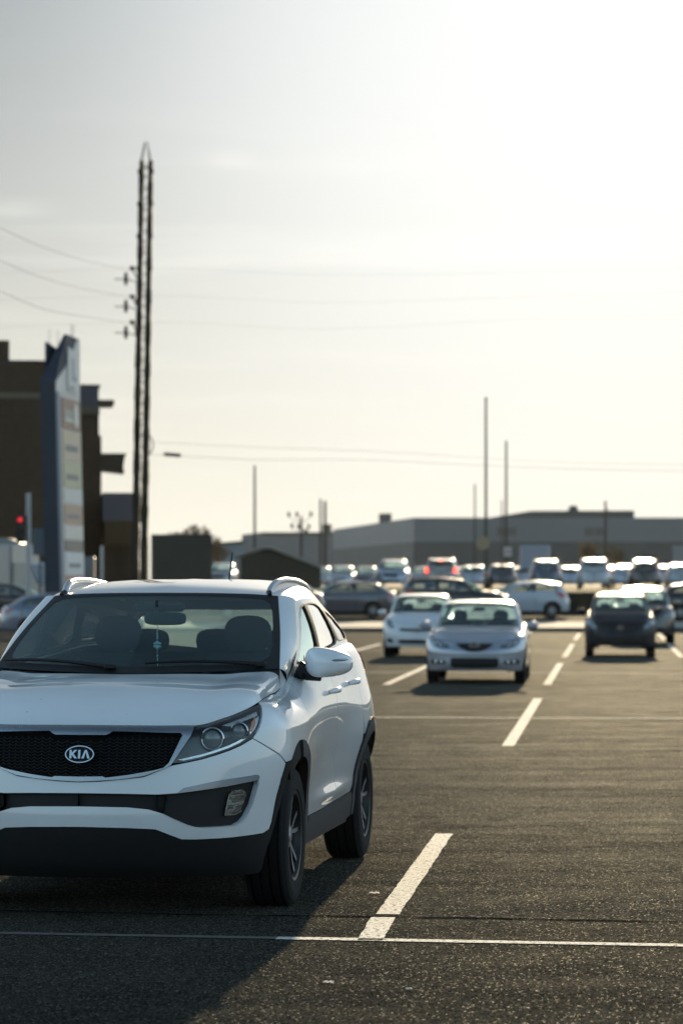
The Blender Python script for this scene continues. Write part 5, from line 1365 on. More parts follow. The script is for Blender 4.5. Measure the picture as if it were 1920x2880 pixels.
# ---------------------------------------------------------------- the other cars
def gshell(P):
    W=P['W']; WB=P['WB']; FO=P['FO']; RO=P['RO']; hf=P['hf']; cy,cz=P['cowl']; b0,b1=P['belt']; hy,hz=P['hdr']; ry,rz=P['rroof']; pk=P['peak']
    ycf=-.12; ycr=WB+.10; yb=-FO; ye=WB+RO; s=lambda y:1.2+y-ycf
    zs=P.get('sill',.26); sed='deck' in P
    ztail=P['deck'][1]-.03 if sed else P.get('tail_z',.95)
    top=[(0,hf),(.42,hf+.005),(.7,hf+.03),(.94,hf+.07),(1.2,hf+.105),(s(cy+.10),max(b0-.13,hf+.12)),(s(cy+.45),b0-.01)]
    if sed: top+=[(s((cy+ry)/2),(b0+b1)/2),(s(P['deck'][0]-.35),b1),(s(P['deck'][0]+.05),P['deck'][1]-.035),(s(ycr)+.75,ztail-.03),(s(ycr)+1.2,ztail)]
    else: top+=[(s((cy+ry)/2),(b0+b1)/2),(s(ry-.25),b1),(s(ycr)+.45,b1-.03),(s(ycr)+.8,(b1+ztail)/2),(s(ycr)+1.2,ztail)]
    t2=[top[0]]
    for p in top[1:]:
        if p[0]>t2[-1][0]+.02: t2.append(p)
    sh=Shell(ycf=ycf,ycr=ycr,nf=P.get('nf',2.5),nr=3.0,bulge=.015,
      front=[(.12,yb+.14),(.22,yb+.05),(.34,yb+.005),(.48,yb),(.60,yb+.015),(hf-.10,yb+.07),(hf,yb+.14),(hf+.3,yb+.3)],
      rear=[(.15,ye-.12),(.3,ye-.02),(.5,ye),(.75,ye-.04),(1.0,ye-.10),(1.4,ye-.22)],
      side=[(.12,W-.08),(zs,W-.035),(.45,W-.02),(.62,W-.005),(.78,W),(.9,W-.012),(1.05,W-.045),(1.3,W-.08)],
      top=t2, roll_in=[(0,.05),(.42,.06),(.8,.10),(1.2,.12),(s(cy+.45),.07),(s(ry),.07),(s(ycr)+1.2,.06)], roll_h=[(0,.04),(.42,.05),(.8,.10),(1.2,.13),(s(cy+.45),.16),(s(ry),.16),(s(ycr)+1.2,.08)],
      taper=[(-FO,.985),(0,1),(WB,.99),(ye,.94)], flares=[(0,.55,.018,.45,.2),(WB,.58,.02,.45,.22)],
      roof_x=[(cy,W-.20),(hy,W-.225),((hy+ry)/2,W-.22),(ry,W-.26),(ry+.5,W-.30)],
      roof_z=[(cy,hz-.2),(hy+.1,hz-.045),((hy+ry)/2,pk-.085),(ry,rz-.075),(ry+.5,rz-.25)])
    return sh
def build_car(P,name,loc,rz_,label,group,col,st=.07,metal=0.0,lod=0,cat='car',tail_lit=False,rimstyle='ten',pm=None):
    K=gshell(P); W=P['W']; WB=P['WB']; hf=P['hf']; cy,cz=P['cowl']; hy,hz=P['hdr']; ry,rz=P['rroof']; pk=P['peak']; b0,b1=P['belt']; wr=P.get('wr',.32); sed='deck' in P
    root=empty(name,loc,rz_,label,cat,group); PM=pm or paint(col[0],col[1],metal)
    zs=P.get('sill',.26); ar=wr+.045; ZC=wr
    def arc(yc,r,n=14): return [p for p in arc_side(K,yc,ZC,r,0,180,n) if p[1]>=zs-.001]
    FAr=arc_side(K,0,ZC,ar,-10,190,14); RAr=arc_side(K,WB,ZC,ar,-10,190,14)
    n=34 if lod<2 else 20
    pol=[(0,zs-.01),(.5,zs-.01),(K.s_at_y(-ar-.06,zs),zs-.01)]+FAr[::-1]+[(K.s_at_y(ar+.08),zs),(K.s_at_y(WB-ar-.08),zs)]+RAr[::-1]+[(K.smax-.6,zs),(K.smax-.002,zs)]
    pol+=[(K.smax-.002-(K.smax-.002)*i/n,K.zt(max(0,K.smax-.002-(K.smax-.002)*i/n))) for i in range(n+1)]
    m=MB(); panel(m,pol,K.L,step=st,skirt=.02)
    # hood
    s0=.42; s1=K.s_at_y(cy+.28)
    c0=lambda a:K.edge(s0*a)
    E1=K.edge(s1)
    c1=curve3([(0,cy-.05,cz),(E1[0]*.45,cy,cz),(E1[0]*.8,cy+.14,cz-.01),(E1[0]*.95,cy+.24,(cz+E1[2])/2+.01),E1])
    f0=K.edge(0); d0=curve3([f0,(0,f0[1]+.05,f0[2]+.022),(0,f0[1]*.6+cy*.4,f0[2]*.42+cz*.58),(0,cy-.05,cz)])
    d1=lambda b:K.edge(s0+(s1-s0)*b)
    Hd=coons(c0,c1,d0,d1,lambda a,b:(0,0,.018*math.sin(math.pi*max(0,min(1,b)))*math.exp(-((a-.72)/.16)**2)))
    nn=20 if lod==0 else 10
    gridsurf(m,Hd,nn,nn)
    # windscreen
    cx=W-.15
    w0=curve3([(0,cy,cz+.005),(cx*.5,cy+.05,cz+.01),(cx*.85,cy+.16,cz+.012),(cx,cy+.27,b0-.02)])
    hx=W-.27
    w1=curve3([(0,hy-.06,hz+.012),(hx*.5,hy-.045,hz+.01),(hx*.85,hy,hz),(hx,hy+.04,hz-.015)])
    wc=curve3([w0(0),mix3(w0(0),w1(0),.5)[:2]+((w0(0)[2]+w1(0)[2])/2+.025,),w1(0)]); ws=curve3([w0(1),mix3(w0(1),w1(1),.5)[:2]+((w0(1)[2]+w1(1)[2])/2+.012,),w1(1)])
    WS=coons(w0,w1,wc,ws)
    yA=cy+.42; yT=hy+.14
    A2=curve3([K.belt(yA),K.G(yA+(yT-yA)*.35,K.belt(yA)[2]+(K.zr(yT)-K.belt(yA)[2])*.37),K.G(yA+(yT-yA)*.7,K.belt(yA)[2]+(K.zr(yT)-K.belt(yA)[2])*.73),K.G(yT,K.zr(yT))])
    def apf(a,b):
        p=mix3(ws(b),A2(b),a); k=.014*4*a*(1-a); return va(p,(k*.75,-.2*k,k*.55))
    gridsurf(m,apf,4,10)
    sA=K.s_at_y(yA); gridsurf(m,lambda a,b:mix3(K.edge(s1+(sA-s1)*a),mix3(w0(1),A2(0),a),b),3,3)
    # flank with windows
    yE=P['pillar']                      # rear end of the flank at belt height
    ys=[yT+(ry-yT)*i/8 for i in range(9)]
    bz=lambda y:K.belt(y)[2]
    front=[(A2(t)[1],A2(t)[2]) for t in (0,.2,.4,.6,.8)]
    out=front+[(y,K.zr(y)) for y in ys]+[(ry+(yE-ry)*.5,K.zr(ry)+(bz(yE)-K.zr(ry))*.5),(yE,bz(yE))]+[(yE+(yA-yE)*i/8,bz(yE+(yA-yE)*i/8)) for i in range(1,8)]
    u0=.05
    def inset(y,t): # t 0 belt..1 roof
        return (y,bz(y)+.03+(K.zr(y)-.035-bz(y)-.03)*t)
    ym=(yA+yE)/2+.02
    def fx(t): return A2(t)[1]+.10
    wf=[inset(fx(.1),.02),inset(fx(.5),.50),inset(fx(.95),.97),inset(ym-.03,1),inset(ym-.03,0)]
    k_=(yE-ry)
    wrr=[inset(ym+.05,0),inset(ym+.05,1),inset(min(ry-.12,yE-.15),.97),inset((ry+yE)/2-.13,.5),inset(yE-.28,.04)]
    wins=[rnd2(wf,.12),rnd2(wrr,.15)]
    G=lambda y,z:K.G(y,z)
    panel(m,out,G,holes=wins,step=st*1.2,skirt=.015)
    # roof
    rc0=curve3([w1(0),w1(.5),w1(.85),w1(1),K.G(yT,K.zr(yT))])
    xr_=K.xr(ry)
    rc1=curve3([(0,ry+.10,rz),(xr_*.5,ry+.08,rz-.008),(xr_*.85,ry+.03,rz-.035),K.G(ry,K.zr(ry))])
    rd0=curve3([w1(0),(0,hy+.15,hz+.04),(0,(hy+ry)/2,pk),(0,ry-.3,rz+.022),(0,ry+.10,rz)])
    rd1=lambda b:K.G(yT+(ry-yT)*b,K.zr(yT+(ry-yT)*b))
    RF=coons(rc0,rc1,rd0,rd1,lambda a,b:(0,0,.03*math.sin(math.pi*b)*a*a*(1-a**6)))
    gridsurf(m,RF,10,12)
    # rear
    te=lambda b:K.G(ry+(yE-ry)*b,K.zr(ry)+(bz(yE)-K.zr(ry))*b)
    sE=K.s_at_y(yE,1.0)
    if sed:
        dy,dz=P['deck']; tE=te(1)
        tc1=curve3([(0,dy,dz),(tE[0]*.6,dy-.03,dz),(tE[0]*.92,yE+.06,dz+.015),tE])
        td0=curve3([rc1(0),mix3(rc1(0),(0,dy,dz),.5)[:2]+((rc1(0)[2]+dz)/2+.03,),(0,dy,dz)])
    else:
        tc1=lambda a:K.edge(K.smax-.001-(K.smax-.001-sE)*a)
        e0=tc1(0); td0=curve3([rc1(0),(0,rc1(0)[1]+(e0[1]-rc1(0)[1])*.55,rc1(0)[2]-.22),(0,e0[1]-.02,e0[2]+.15),e0])
    TGo=coons(rc1,tc1,td0,te); TG=lambda a,b:TGo(min(max(a,0),1),min(max(b,0),1))
    rw=[(0,.10),(.6,.10),(.84,.14),(.90,.2),(.90,.52 if not sed else .88),(.85,.60 if not sed else .93),(0,.62 if not sed else .95)]
    panel(m,[(0,0),(1,0),(1,1),(0,1)]+[rw[-1]]+rw[-2:0:-1]+[rw[0]],TG,step=.09)
    if sed:
        sk=K.smax-.4; dd0=curve3([tc1(0),(0,(dy+WB+P['RO'])/2,dz+.01),K.edge(K.smax-.001)]); dd1=lambda b:K.edge(sE+(sk-sE)*b); dc1=lambda a:K.edge(K.smax-.001-.399*a)
        gridsurf(m,coons(tc1,dc1,dd0,dd1),10,8)
    body=m.both().build('body',PM,root)
    # inner dark shell, wheel wells, floor
    m=MB(); ins=[(0,zs),(K.s_at_y(-ar-.09,.3),zs)]+arc_side(K,0,ZC,ar+.04,180,0,8)+[(K.s_at_y(WB/2),zs)]+arc_side(K,WB,ZC,ar+.04,180,0,8)+[(K.smax-.002,zs)]+[(K.smax*i/14,K.zt(K.smax*i/14)-.10) for i in range(13,-1,-1)]
    ins=[(min(a,K.smax-.002),b) for a,b in ins]
    panel(m,ins,K.L,step=.16,off=-.04)
    for yc in (0,WB):
        vs=[];fs=[]
        for i in range(11):
            a=R(-15+210*i/10); y=yc+(ar+.03)*math.cos(a); z=ZC+(ar+.03)*math.sin(a); vs+=[(W-.04,y,z),(W-.34,y,z)]
            if i: k=2*i; fs.append((k-2,k,k+1,k-1))
        m.smooth(vs,fs); m.add([(W-.33,yc-.42,.2),(W-.33,yc+.42,.2),(W-.33,yc+.42,.8),(W-.33,yc-.42,.8)],[(0,1,2,3)])
    m.box(((W-.36)/2,WB/2,zs+.10),((W-.36)/2,WB/2+.62,.09)); m.box((W-.2,WB/2,zs+.04),(.16,WB/2-ar-.02,.05))
    m.both().build('underbody',BLACKP,root)
    # glass
    m=MB(); gridsurf(m,WS,10,8,off=.004); m.both().build('windscreen',WINDSCREEN,root)
    m=MB(); panel(m,rw,TG,step=.12,off=-.004); m.both().build('rear_window',P.get('rglass',REARB),root)
    for sd in (1,-1):
        for w in wins:
            m=MB(); panel(m,w,G,step=.12,off=-.006); (m if sd>0 else m.mirrored()).build('side_window',P.get('sglass',WINDOWG),root)
        if lod<2:
            m=MB()
            panel(m,[inset(ym-.035,0),inset(ym-.035,1),inset(ym+.055,1),inset(ym+.055,0)],G,step=.1,off=.003); (m if sd>0 else m.mirrored()).build('door_pillar',BLACKP,root)
            m=MB(); m.ellipsoid((W+.085,cy+.52,b0+.06),(.10,.07,.065),12,8,.75); m.tube([(W-.05,cy+.54,b0+.0),(W+.03,cy+.53,b0+.03)],.028,6); (m if sd>0 else m.mirrored()).build('door_mirror',PM,root)
            for yy in (ym-.18,yE-.55):
                m=MB(); sy=K.s_at_y(yy); p0=surf(K.L,sy-.08,b0-.12,.008)[0]; p1=surf(K.L,sy+.08,b0-.12,.008)[0]; m.tube([p0,va(mix3(p0,p1,.5),(.02,0,0)),p1],.012,6); (m if sd>0 else m.mirrored()).build('door_handle',PM,root)
            # door seams
            m=MB()
            for yy in (cy+.28,ym+.02,yE-.30):
                sy=K.s_at_y(yy); zt_=K.zt(sy)-.05; zl=zs+.08 if abs(yy-WB)>ar+.05 else ZC+math.sqrt(max(0,(ar+.02)**2-(yy-WB)**2))
                panel(m,[(sy-.006,zl),(sy+.006,zl),(sy+.006,zt_),(sy-.006,zt_)],K.L,step=.15,off=.002,grid=False)
            (m if sd>0 else m.mirrored()).build('door_seam',BLACKP,root)
        # lamps
        sf=lambda pts:[(K.s_at_x(x,z),min(z,K.zt(K.s_at_x(x,z))-.005)) for x,z in pts]
        sr=lambda pts:[(K.s_at_x(x,z,True),z) for x,z in pts]
        m=MB(); panel(m,sf(P['lamp']),K.L,step=.05,off=.004,skirt=.01); hl=(m if sd>0 else m.mirrored()).build('headlamp',mat('smoked_headlamp',(.09,.10,.105),.12,.3,var=.3,scale=14,coat=1),root)
        if lod==0:
            m=MB()
            for x,z,r in P['bulbs']:
                p,nrm=surf(K.L,K.s_at_x(x,z),z,.006); m.lathe([(r*.62,-.006),(r*.8,-.016),(r,-.004)][::-1],p,'y',14)
            if P['bulbs']: (m if sd>0 else m.mirrored()).build('lamp_ring',CHROME,hl)
            for fpts in P.get('fog',[]):
                m=MB(); panel(m,sf(fpts),K.L,step=.05,off=.004,skirt=.01); fg=(m if sd>0 else m.mirrored()).build('fog_lamp_recess',BLACKP,root)
                for x,z,r in P.get('fogbulb',[]):
                    p,nrm=surf(K.L,K.s_at_x(x,z),z,.008); m=MB(); m.lathe([(0,-.012),(r*.7,-.008),(r,.0)][::-1],p,'y',14); (m if sd>0 else m.mirrored()).build('fog_lamp',LAMPIN,fg)
        tm=MATS.get('lit_brake_lamp') if tail_lit else REDL
        m=MB(); panel(m,sr(P['tail']),K.L,step=.07,off=.005,skirt=.01); (m if sd>0 else m.mirrored()).build('tail_lamp',tm,root)
    if tail_lit:
        m=MB(); p=TG(0,.05); m.box((0,p[1]+.02,p[2]),(.12,.015,.02)); m.build('brake_light',tm,root)
    # grille, intake
    for nm,pts,off,mt in P['front_parts']:
        m=MB(); panel(m,[(K.s_at_x(x,z) if x>0 else 0,z) for x,z in pts],K.L,step=.06,off=off,skirt=.012); m.both().build(nm,mt,root)
    if lod==0 and 'emblem' in P: P['emblem'](K,root)
    if lod<2:
        m=MB(); sp_=K.smax-.001; p=K.L(sp_,.62); m.box((0,p[1]+.01,.66),(.15,.008,.075),None,.004); m.build('number_plate',mat('white_plate',(.6,.6,.58),.5),root)
    # wheels, seats
    for sd in (1,-1):
        for y in (0,WB):
            wheel(root,((W-.115)*sd,y,wr),wr,.20,wr*.66,sd,rimstyle,24 if lod<2 else 16)
    if lod<2:
        zf=P.get('seat_z',.38); ysea=cy+1.05
        for x in (W*.42,-W*.42): seat(root,x,ysea,zf,.5)
        m=MB(); m.box((0,ysea+.95,zf+.1),(W-.26,.24,.09),None,.05); m.box((0,ysea+1.28,zf+.36),(W-.26,.06,.26),Matrix.Rotation(R(-16),3,'X'),.05); m.build('rear_bench',SEATM,root)
        m=MB(); m.box((0,cy+.40,cz-.10),(W-.2,.22,.10),None,.06); m.build('dashboard',DARKIN,root)
        m=MB(); m.ellipsoid((0,hy-.22,hz-.10),(.11,.03,.035),10,6,.6); m.build('rear_view_mirror',DARKIN,root)
        m=MB(); Mw=Matrix.Rotation(R(22),3,'X'); c=(W*.42,cy+.72,cz-.02); m.tube([va(c,tuple(Mw@Vector((.18*math.cos(2*math.pi*i/16),0,.18*math.sin(2*math.pi*i/16))))) for i in range(17)],.016,6,False); m.build('steering_wheel',DARKIN,root)
    if P.get('rails'):
        for sd in (1,-1):
            m=MB(); x=hx-.05; m.tube([(x,hy+.25,hz+.0),(x,hy+.33,pk+.02),(x,(hy+ry)/2,pk+.045),(x,ry-.12,rz+.03),(x,ry,rz-.02)],.018,6); (m if sd>0 else m.mirrored()).build('roof_rail',BLACKP,root)
    return root
mat('lit_brake_lamp',(.6,.02,.01),.3,emit=((1,.05,.02),2.2))
BLK=BLACKP
LITG=WINDOWG
def ring_emblem(kind):
    def f(K,root):
        z=P_EM[kind][0]; r=P_EM[kind][1]; p=K.L(.001,z); y=p[1]-.022
        m=MB(); m.lathe([(r*.80,0),(r*.86,-.010),(r*.96,-.010),(r,0)][::-1],(0,y,z),'y',24); e=m.build('emblem_ring',CHROME,root)
        m=MB()
        if kind=='wing':
            pts=[(-.8,.35),(-.45,.22),(-.2,-.02),(0,-.32),(.2,-.02),(.45,.22),(.8,.35)]
            m.tube([(a*r,y-.004,z+b*r) for a,b in pts],r*.10,6)
        elif kind=='bar': m.box((0,y-.006,z),(r*1.05,.008,r*.17),None,.003)
        else:
            m.lathe([(r*.30,0),(r*.36,-.008),(r*.46,0)][::-1],(0,y,z),'y',16); m.box((0,y-.004,z+r*.5),(r*.55,.006,r*.07))
        m.build('emblem',CHROME,e)
    return f
P_EM={'wing':(.655,.085),'bar':(.70,.07),'oval':(.645,.062)}
MAZDA=dict(W=.875,WB=2.64,FO=.93,RO=.93,hf=.76,cowl=(.26,1.0),belt=(.95,1.02),hdr=(1.28,1.385),rroof=(2.75,1.37),peak=1.455,deck=(3.22,1.06),pillar=3.0,wr=.315,sill=.25,nf=2.35,
  lamp=[(.42,.635),(.50,.615),(.64,.625),(.75,.68),(.80,.755),(.76,.775),(.62,.745),(.47,.70)],bulbs=[(.54,.668,.052),(.655,.69,.048)],
  tail=[(.50,.78),(.78,.78),(.82,.92),(.55,.90)],
  fog=[[(.50,.355),(.755,.345),(.77,.395),(.745,.43),(.52,.425)]],fogbulb=[(.565,.388,.032),(.66,.388,.034)],
  front_parts=[('grille',[(0,.565),(.12,.575),(.25,.635),(.325,.705),(0,.708)],.004,BLK),('grille_bar',[(0,.635),(.26,.655),(.29,.67),(0,.652)],.012,TRIM),('lower_intake',[(0,.285),(.36,.29),(.41,.32),(.415,.445),(.38,.46),(0,.462)],.004,BLK),('intake_bar',[(0,.36),(.405,.36),(.405,.378),(0,.378)],.010,TRIM)],
  emblem=ring_emblem('wing'))
YARIS=dict(W=.845,WB=2.46,FO=.78,RO=.58,hf=.84,cowl=(.15,1.07),belt=(1.0,1.08),hdr=(1.05,1.43),rroof=(2.75,1.42),peak=1.51,pillar=2.98,wr=.30,sill=.27,nf=2.2,tail_z=.95,
  lamp=[(.56,.68),(.66,.70),(.76,.80),(.785,.90),(.73,.90),(.63,.83),(.56,.74)],bulbs=[(.66,.775,.05)],tail=[(.58,.80),(.74,.80),(.76,1.02),(.66,1.02)],
  fog=[[(.56,.36),(.66,.345),(.73,.38),(.74,.44),(.66,.455),(.58,.42)]],fogbulb=[],
  front_parts=[('grille',[(0,.615),(.35,.62),(.44,.655),(.40,.685),(0,.675)],.004,BLK),('lower_intake',[(0,.33),(.40,.335),(.46,.39),(.43,.42),(0,.425)],.004,BLK)],emblem=ring_emblem('oval'))
VERSA=dict(W=.845,WB=2.60,FO=.88,RO=.80,hf=.86,cowl=(.22,1.10),belt=(1.03,1.10),hdr=(1.16,1.44),rroof=(3.0,1.43),peak=1.53,pillar=3.22,wr=.31,sill=.28,nf=2.4,tail_z=.97,
  lamp=[(.54,.66),(.68,.70),(.80,.80),(.81,.90),(.72,.90),(.60,.80)],bulbs=[(.68,.775,.05)],tail=[(.58,.80),(.76,.80),(.78,1.02),(.66,1.02)],
  fog=[],front_parts=[('grille',[(0,.645),(.38,.655),(.52,.70),(.60,.81),(.52,.84),(0,.85)],.004,BLK),('lower_intake',[(0,.30),(.46,.31),(.52,.36),(.48,.47),(0,.48)],.004,BLK)],emblem=ring_emblem('bar'))
SEDAN=dict(MAZDA); SEDAN.update(W=.89,WB=2.70,RO=1.02,FO=.92,deck=(3.42,1.04),rroof=(2.85,1.36),pillar=3.22,hf=.78,nf=2.4); SEDAN.pop('emblem')
HATCH=dict(YARIS); HATCH.update(W=.885,WB=2.58,FO=.88,RO=.74,hf=.78,cowl=(.22,1.0),belt=(.97,1.03),hdr=(1.2,1.38),rroof=(2.85,1.37),peak=1.475,pillar=3.08,wr=.315,tail=[(.60,.78),(.85,.78),(.875,.98),(.68,.98)]); HATCH.pop('emblem')
SUV=dict(VERSA); SUV.update(W=.91,WB=2.66,FO=.88,RO=.88,hf=.95,cowl=(.16,1.14),belt=(1.09,1.17),hdr=(1.02,1.54),rroof=(3.05,1.56),peak=1.66,pillar=3.30,wr=.35,sill=.32,tail_z=1.0,rails=True,
  lamp=[(.50,.76),(.66,.78),(.84,.86),(.85,.93),(.70,.93),(.54,.86)],tail=[(.66,.90),(.82,.90),(.84,1.12),(.74,1.14)],
  front_parts=[('grille',[(0,.68),(.36,.69),(.44,.86),(0,.87)],.004,BLK),('lower_intake',[(0,.36),(.5,.37),(.54,.48),(0,.5)],.004,BLK)]); SUV.pop('emblem')
# --- cars standing in the lot
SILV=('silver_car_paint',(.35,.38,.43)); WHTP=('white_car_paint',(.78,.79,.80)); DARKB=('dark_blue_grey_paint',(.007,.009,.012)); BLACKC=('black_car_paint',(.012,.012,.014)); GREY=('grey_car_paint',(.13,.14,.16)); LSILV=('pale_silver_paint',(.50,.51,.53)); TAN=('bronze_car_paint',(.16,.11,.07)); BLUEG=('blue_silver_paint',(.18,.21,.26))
WHT2=('greyed_white_paint',(.40,.41,.42)); GP='cars parked in the near lot'; GS_='cars along the street'; GU='cars parked on the upper lot'
build_car(MAZDA,'silver_sedan',(2.36,52.2,DIP),R(-5),'silver sedan facing the camera with winged round emblem and wide lower intake',GP,SILV,.05,.55,0,rimstyle='five')
build_car(YARIS,'white_hatchback',(1.84,70.9,DIP),R(-5),'white rounded hatchback half hidden behind the silver sedan',GP,('soft_white_paint',(.58,.60,.62)),.05,0,0)
build_car(VERSA,'dark_hatchback',(6.66,71.4,DIP),R(-5.1),'dark blue grey hatchback facing the camera alone on the right',GP,DARKB,.05,0,0,pm=mat('dark_blue_grey_paint',(.007,.009,.012),.5,0,var=.1,coat=.18,spec=.25))
build_car(SUV,'dark_car',(8.77,86.8,DIP),R(-5),'black car peeking out behind the dark hatchback',GP,('dark_car_paint',(.010,.012,.015)),.09,0,1)
build_car(SEDAN,'grey_sedan',(-7.3,96.5,DIP),R(90),'blue silver sedan at the left edge behind the white suv, seen from its side',GP,BLUEG,.08,.5,1)
# --- street
def street(P,nm,u_rear,Y,face,label,col,metal=.3,lod=1,**k):
    X=XA(u_rear,Y-.9); fa=P['WB']+P['RO']; x=X-fa if face<0 else X+fa
    return build_car(P,nm,(x,Y,ground_z(Y)),R(90*face),label,GS_,col,.08,metal,lod,**k)
street(HATCH,'white_hatchback',1605,119.3,-1,'white hatchback on the street with its red tail lamp to the right, facing left',('pearl_white_paint',(.50,.53,.56)),0)
street(SUV,'black_suv',1116,114.8,1,'black suv on the street facing right, above the white hatchback',BLACKC,.2)
street(SEDAN,'grey_sedan',1120,119.6,-1,'dark grey sedan on the street facing left, right of the white suv roof',GREY,.5)
street(SEDAN,'bronze_sedan',914,115.2,-1,'bronze sedan on the street mostly hidden behind the white suv',TAN,.4)
street(SEDAN,'black_sedan',1838,114.6,1,'black sedan on the street cut off by the right edge',BLACKC,.2)
street(SEDAN,'black_sedan',-150,113.6,1,'black sedan on the street at the left edge with a bright windscreen',('soft_black_paint',(.02,.02,.022)),.2)
# --- upper lot: rows seen end on
def upper(P,nm,u,Y,rear,label,col,metal=.4,lit=False,proto={}):
    a=R(175 if rear else -5); y=Y+(P['WB'] if rear else 0)
    key=(id(P),lit)
    if key not in proto:
        o=build_car(P,nm,(XA(u,Y),y,ground_z(Y)),a,label,GU,col,.13,metal,2,tail_lit=lit); proto[key]=o; o['_p']=col[0]; return o
    src=proto[key]; o=copy_tree(src); o.name=nm; o.location=(XA(u,Y),y,ground_z(Y)); o.rotation_euler=(0,0,a); o['label']=label
    PM=paint(col[0],col[1],metal); old=MATS[src['_p']]
    for c in o.children_recursive:
        if c.type=='MESH':
            for sl in c.material_slots:
                if sl.material==old: sl.link='OBJECT'; sl.material=PM
    return o
U=[(SUV,'silver_suv',1253,158,1,'bronze silver suv on the upper lot with lit red brake lights',('warm_silver_paint',(.34,.30,.27)),True),
 (SUV,'silver_suv',1101,166,0,'pale blue silver suv on the upper lot above the black suv\'s tail',('pale_blue_paint',(.38,.44,.52)),False),
 (SUV,'dark_suv',1546,166,1,'dark blue suv on the upper lot above the white street hatchback',('deep_blue_paint',(.06,.08,.11)),False),
 (SUV,'white_suv',1682,160,1,'white boxy suv on the upper lot left of the dark hatchback\'s roof',WHT2,False),
 (SUV,'brown_suv',1823,166,1,'dark brown suv on the upper lot above the dark hatchback',('dark_brown_paint',(.05,.04,.035)),False),
 (HATCH,'dark_hatchback',1421,178,1,'dark blue hatchback on the upper lot right of the tallest pole',('ink_blue_paint',(.035,.045,.06)),False),
 (HATCH,'silver_hatchback',957,196,0,'silver hatchback on the upper lot, second from the left of the small row',LSILV,False),
 (SEDAN,'silver_sedan',893,202,0,'silver sedan on the upper lot, leftmost of the small row by the shed',LSILV,False),
 (SEDAN,'grey_sedan',1022,200,0,'grey sedan on the upper lot, third of the small row by the shed',GREY,False),
 (SEDAN,'silver_sedan',1340,188,1,'silver sedan on the upper lot at the foot of the tallest pole',SILV,False),
 (SEDAN,'silver_sedan',1612,202,1,'low silver sedan between the dark blue and white suvs of the upper lot',SILV,False),
 (HATCH,'silver_hatchback',1768,188,1,'silver hatchback tucked left of the dark brown suv',SILV,False),
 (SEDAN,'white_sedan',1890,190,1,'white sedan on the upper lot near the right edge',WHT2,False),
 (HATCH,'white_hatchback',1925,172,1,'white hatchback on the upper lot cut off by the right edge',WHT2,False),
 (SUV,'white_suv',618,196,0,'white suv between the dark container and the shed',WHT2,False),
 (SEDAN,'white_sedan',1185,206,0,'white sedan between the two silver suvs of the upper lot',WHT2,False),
 (SEDAN,'silver_sedan',1305,208,1,'silver sedan just right of the suv with lit brake lights, farther back',SILV,False),
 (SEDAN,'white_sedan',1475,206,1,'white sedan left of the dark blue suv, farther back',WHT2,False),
 (HATCH,'grey_hatchback',1735,206,1,'grey hatchback between the white suv and the silver hatchback, farther back',GREY,False)]
for P,nm,u,Y,rear,lb,col,lit in U: upper(P,nm,u,Y,rear,lb,col,.3,lit)
# white box van by the sign and blue van before the warehouse
def van(u,Y,rz_,label,col):
    r0=empty('box_van',(XA(u,Y),Y,ground_z(Y)),rz_,label,'van'); PM=paint(*col)
    m=MB(); m.box((0,2.6,1.75),(1.05,2.0,1.2),None,.08); m.build('cargo_box',PM,r0)
    m=MB(); m.prism([(-.9,.45),(.75,.45),(.75,2.2),(.1,2.2),(-.35,1.35),(-.9,1.15)],-.95,.95,M=Matrix(((0,0,1,0),(1,0,0,-.2),(0,1,0,0),(0,0,0,1)))); m.build('cab',PM,r0)
    m=MB(); m.add([(-.85,-.57,1.4),(.85,-.57,1.4),(.85,-.17,2.12),(-.85,-.17,2.12)],[(0,1,2,3)]); m.build('windscreen',GLASSD,r0)
    for sd in (1,-1):
        m=MB(); m.box((.7*sd,-1.12,.95),(.16,.02,.10),None,.015); m.build('headlamp',LAMPIN,r0)
        for y in (-.3,3.4): wheel(r0,(.86*sd,y,.36),.36,.22,.23,sd,'five',18)
    m=MB(); m.box((0,-1.12,.60),(.85,.05,.12),None,.03); m.build('bumper',BLACKP,r0)
van(108,121,R(60),'white box van between the traffic light and the blue pylon sign',('dull_white_paint',(.26,.27,.27)))
van(1508,212,R(175),'blue grey box van on the upper lot, left of the dark blue suv',('van_blue_paint',(.20,.25,.32)))
kia=build_kia((-1.130,15.1,0),R(-8.1))
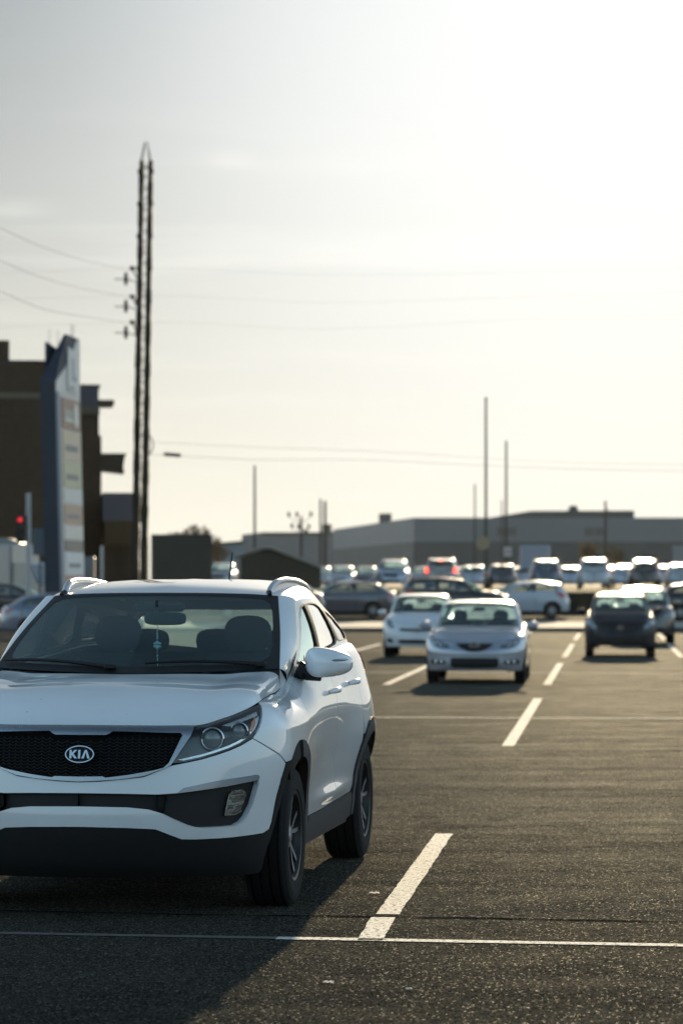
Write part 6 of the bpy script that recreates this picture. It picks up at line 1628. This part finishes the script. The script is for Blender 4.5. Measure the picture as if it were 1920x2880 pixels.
# charm hanging from the mirror
def car_pt(x,y,z):
    c,s=math.cos(R(8.1)),math.sin(R(8.1)); return (-1.130+x*c+y*s,15.1-x*s+y*c,z)
ch=empty('hanging_charm',car_pt(.015,.915,1.39),R(-8.1),'pale beaded charm with a small figure hanging from the mirror inside the white suv','charm')
CHM=mat('pale_charm_glass',(.45,.52,.50),.2,coat=1,var=.3,scale=60)
m=MB(); m.tube([(0,0,.03),(0,0,-.16)],.0018,5)
for z in (-.03,-.045,-.058,-.07): m.ellipsoid((0,0,z),(.006,.006,.007),8,6)
m.build('beads',CHM,ch)
m=MB(); m.ellipsoid((0,0,-.095),(.011,.008,.012),10,8); m.ellipsoid((.0,0,-.118),(.009,.008,.016),10,8)
for a in (35,145,215,325): m.ellipsoid((.016*math.cos(R(a)),0,-.107+.014*math.sin(R(a))),(.009,.006,.008),8,6)
m.build('figure',CHM,ch)
m=MB(); m.tube([(0,0,-.16),(.002,0,-.22)],.003,5); m.ellipsoid((0,0,-.165),(.006,.006,.006),8,6); m.build('tassel',CHM,ch)
# scraps on the asphalt
SCR=mat('paper_scrap',(.50,.44,.40),.9)
def scrap(u,v,l,w,a,label,name='paper_scrap'):
    Y=13524/(v-1643); m=MB(); n=6; vs=[]; 
    for i in range(n+1):
        x=-l/2+l*i/n; z=.005+.004*math.sin(i*1.1)**2; vs+=[(x,-w/2*(1-.5*abs(i/n-.5)),z),(x,w/2,z+.003)]
    m.smooth(vs,[(2*i,2*i+2,2*i+3,2*i+1) for i in range(n)])
    tag(m.build(name,SCR,None,(XA(u,Y),Y,0),(0,0,a)),label,'litter')
scrap(1052,2516,.055,.04,.1,'white paper scrap on the asphalt between the suv and the long painted line')
scrap(923,2768,.042,.03,-.2,'pale scrap on the dark asphalt below the cross line')
scrap(1150,2787,.026,.022,.4,'small pale pebble like scrap near the bottom of the picture')

# thin warm evening haze over the whole place
m=MB(); m.box((0,300,19),(260,420,21)); hz=m.build('haze',[])
hm=bpy.data.materials.new('haze'); hm.use_nodes=True; hn=hm.node_tree.nodes; hl_=hm.node_tree.links; hn.clear()
ho=hn.new('ShaderNodeOutputMaterial'); hv=hn.new('ShaderNodeVolumePrincipled'); hv.inputs['Color'].default_value=(.95,.93,.88,1); hv.inputs['Density'].default_value=.00003; hv.inputs['Anisotropy'].default_value=.35
hl_.new(hv.outputs[0],ho.inputs['Volume']); hz.data.materials.append(hm); tag(hz,kind='stuff')
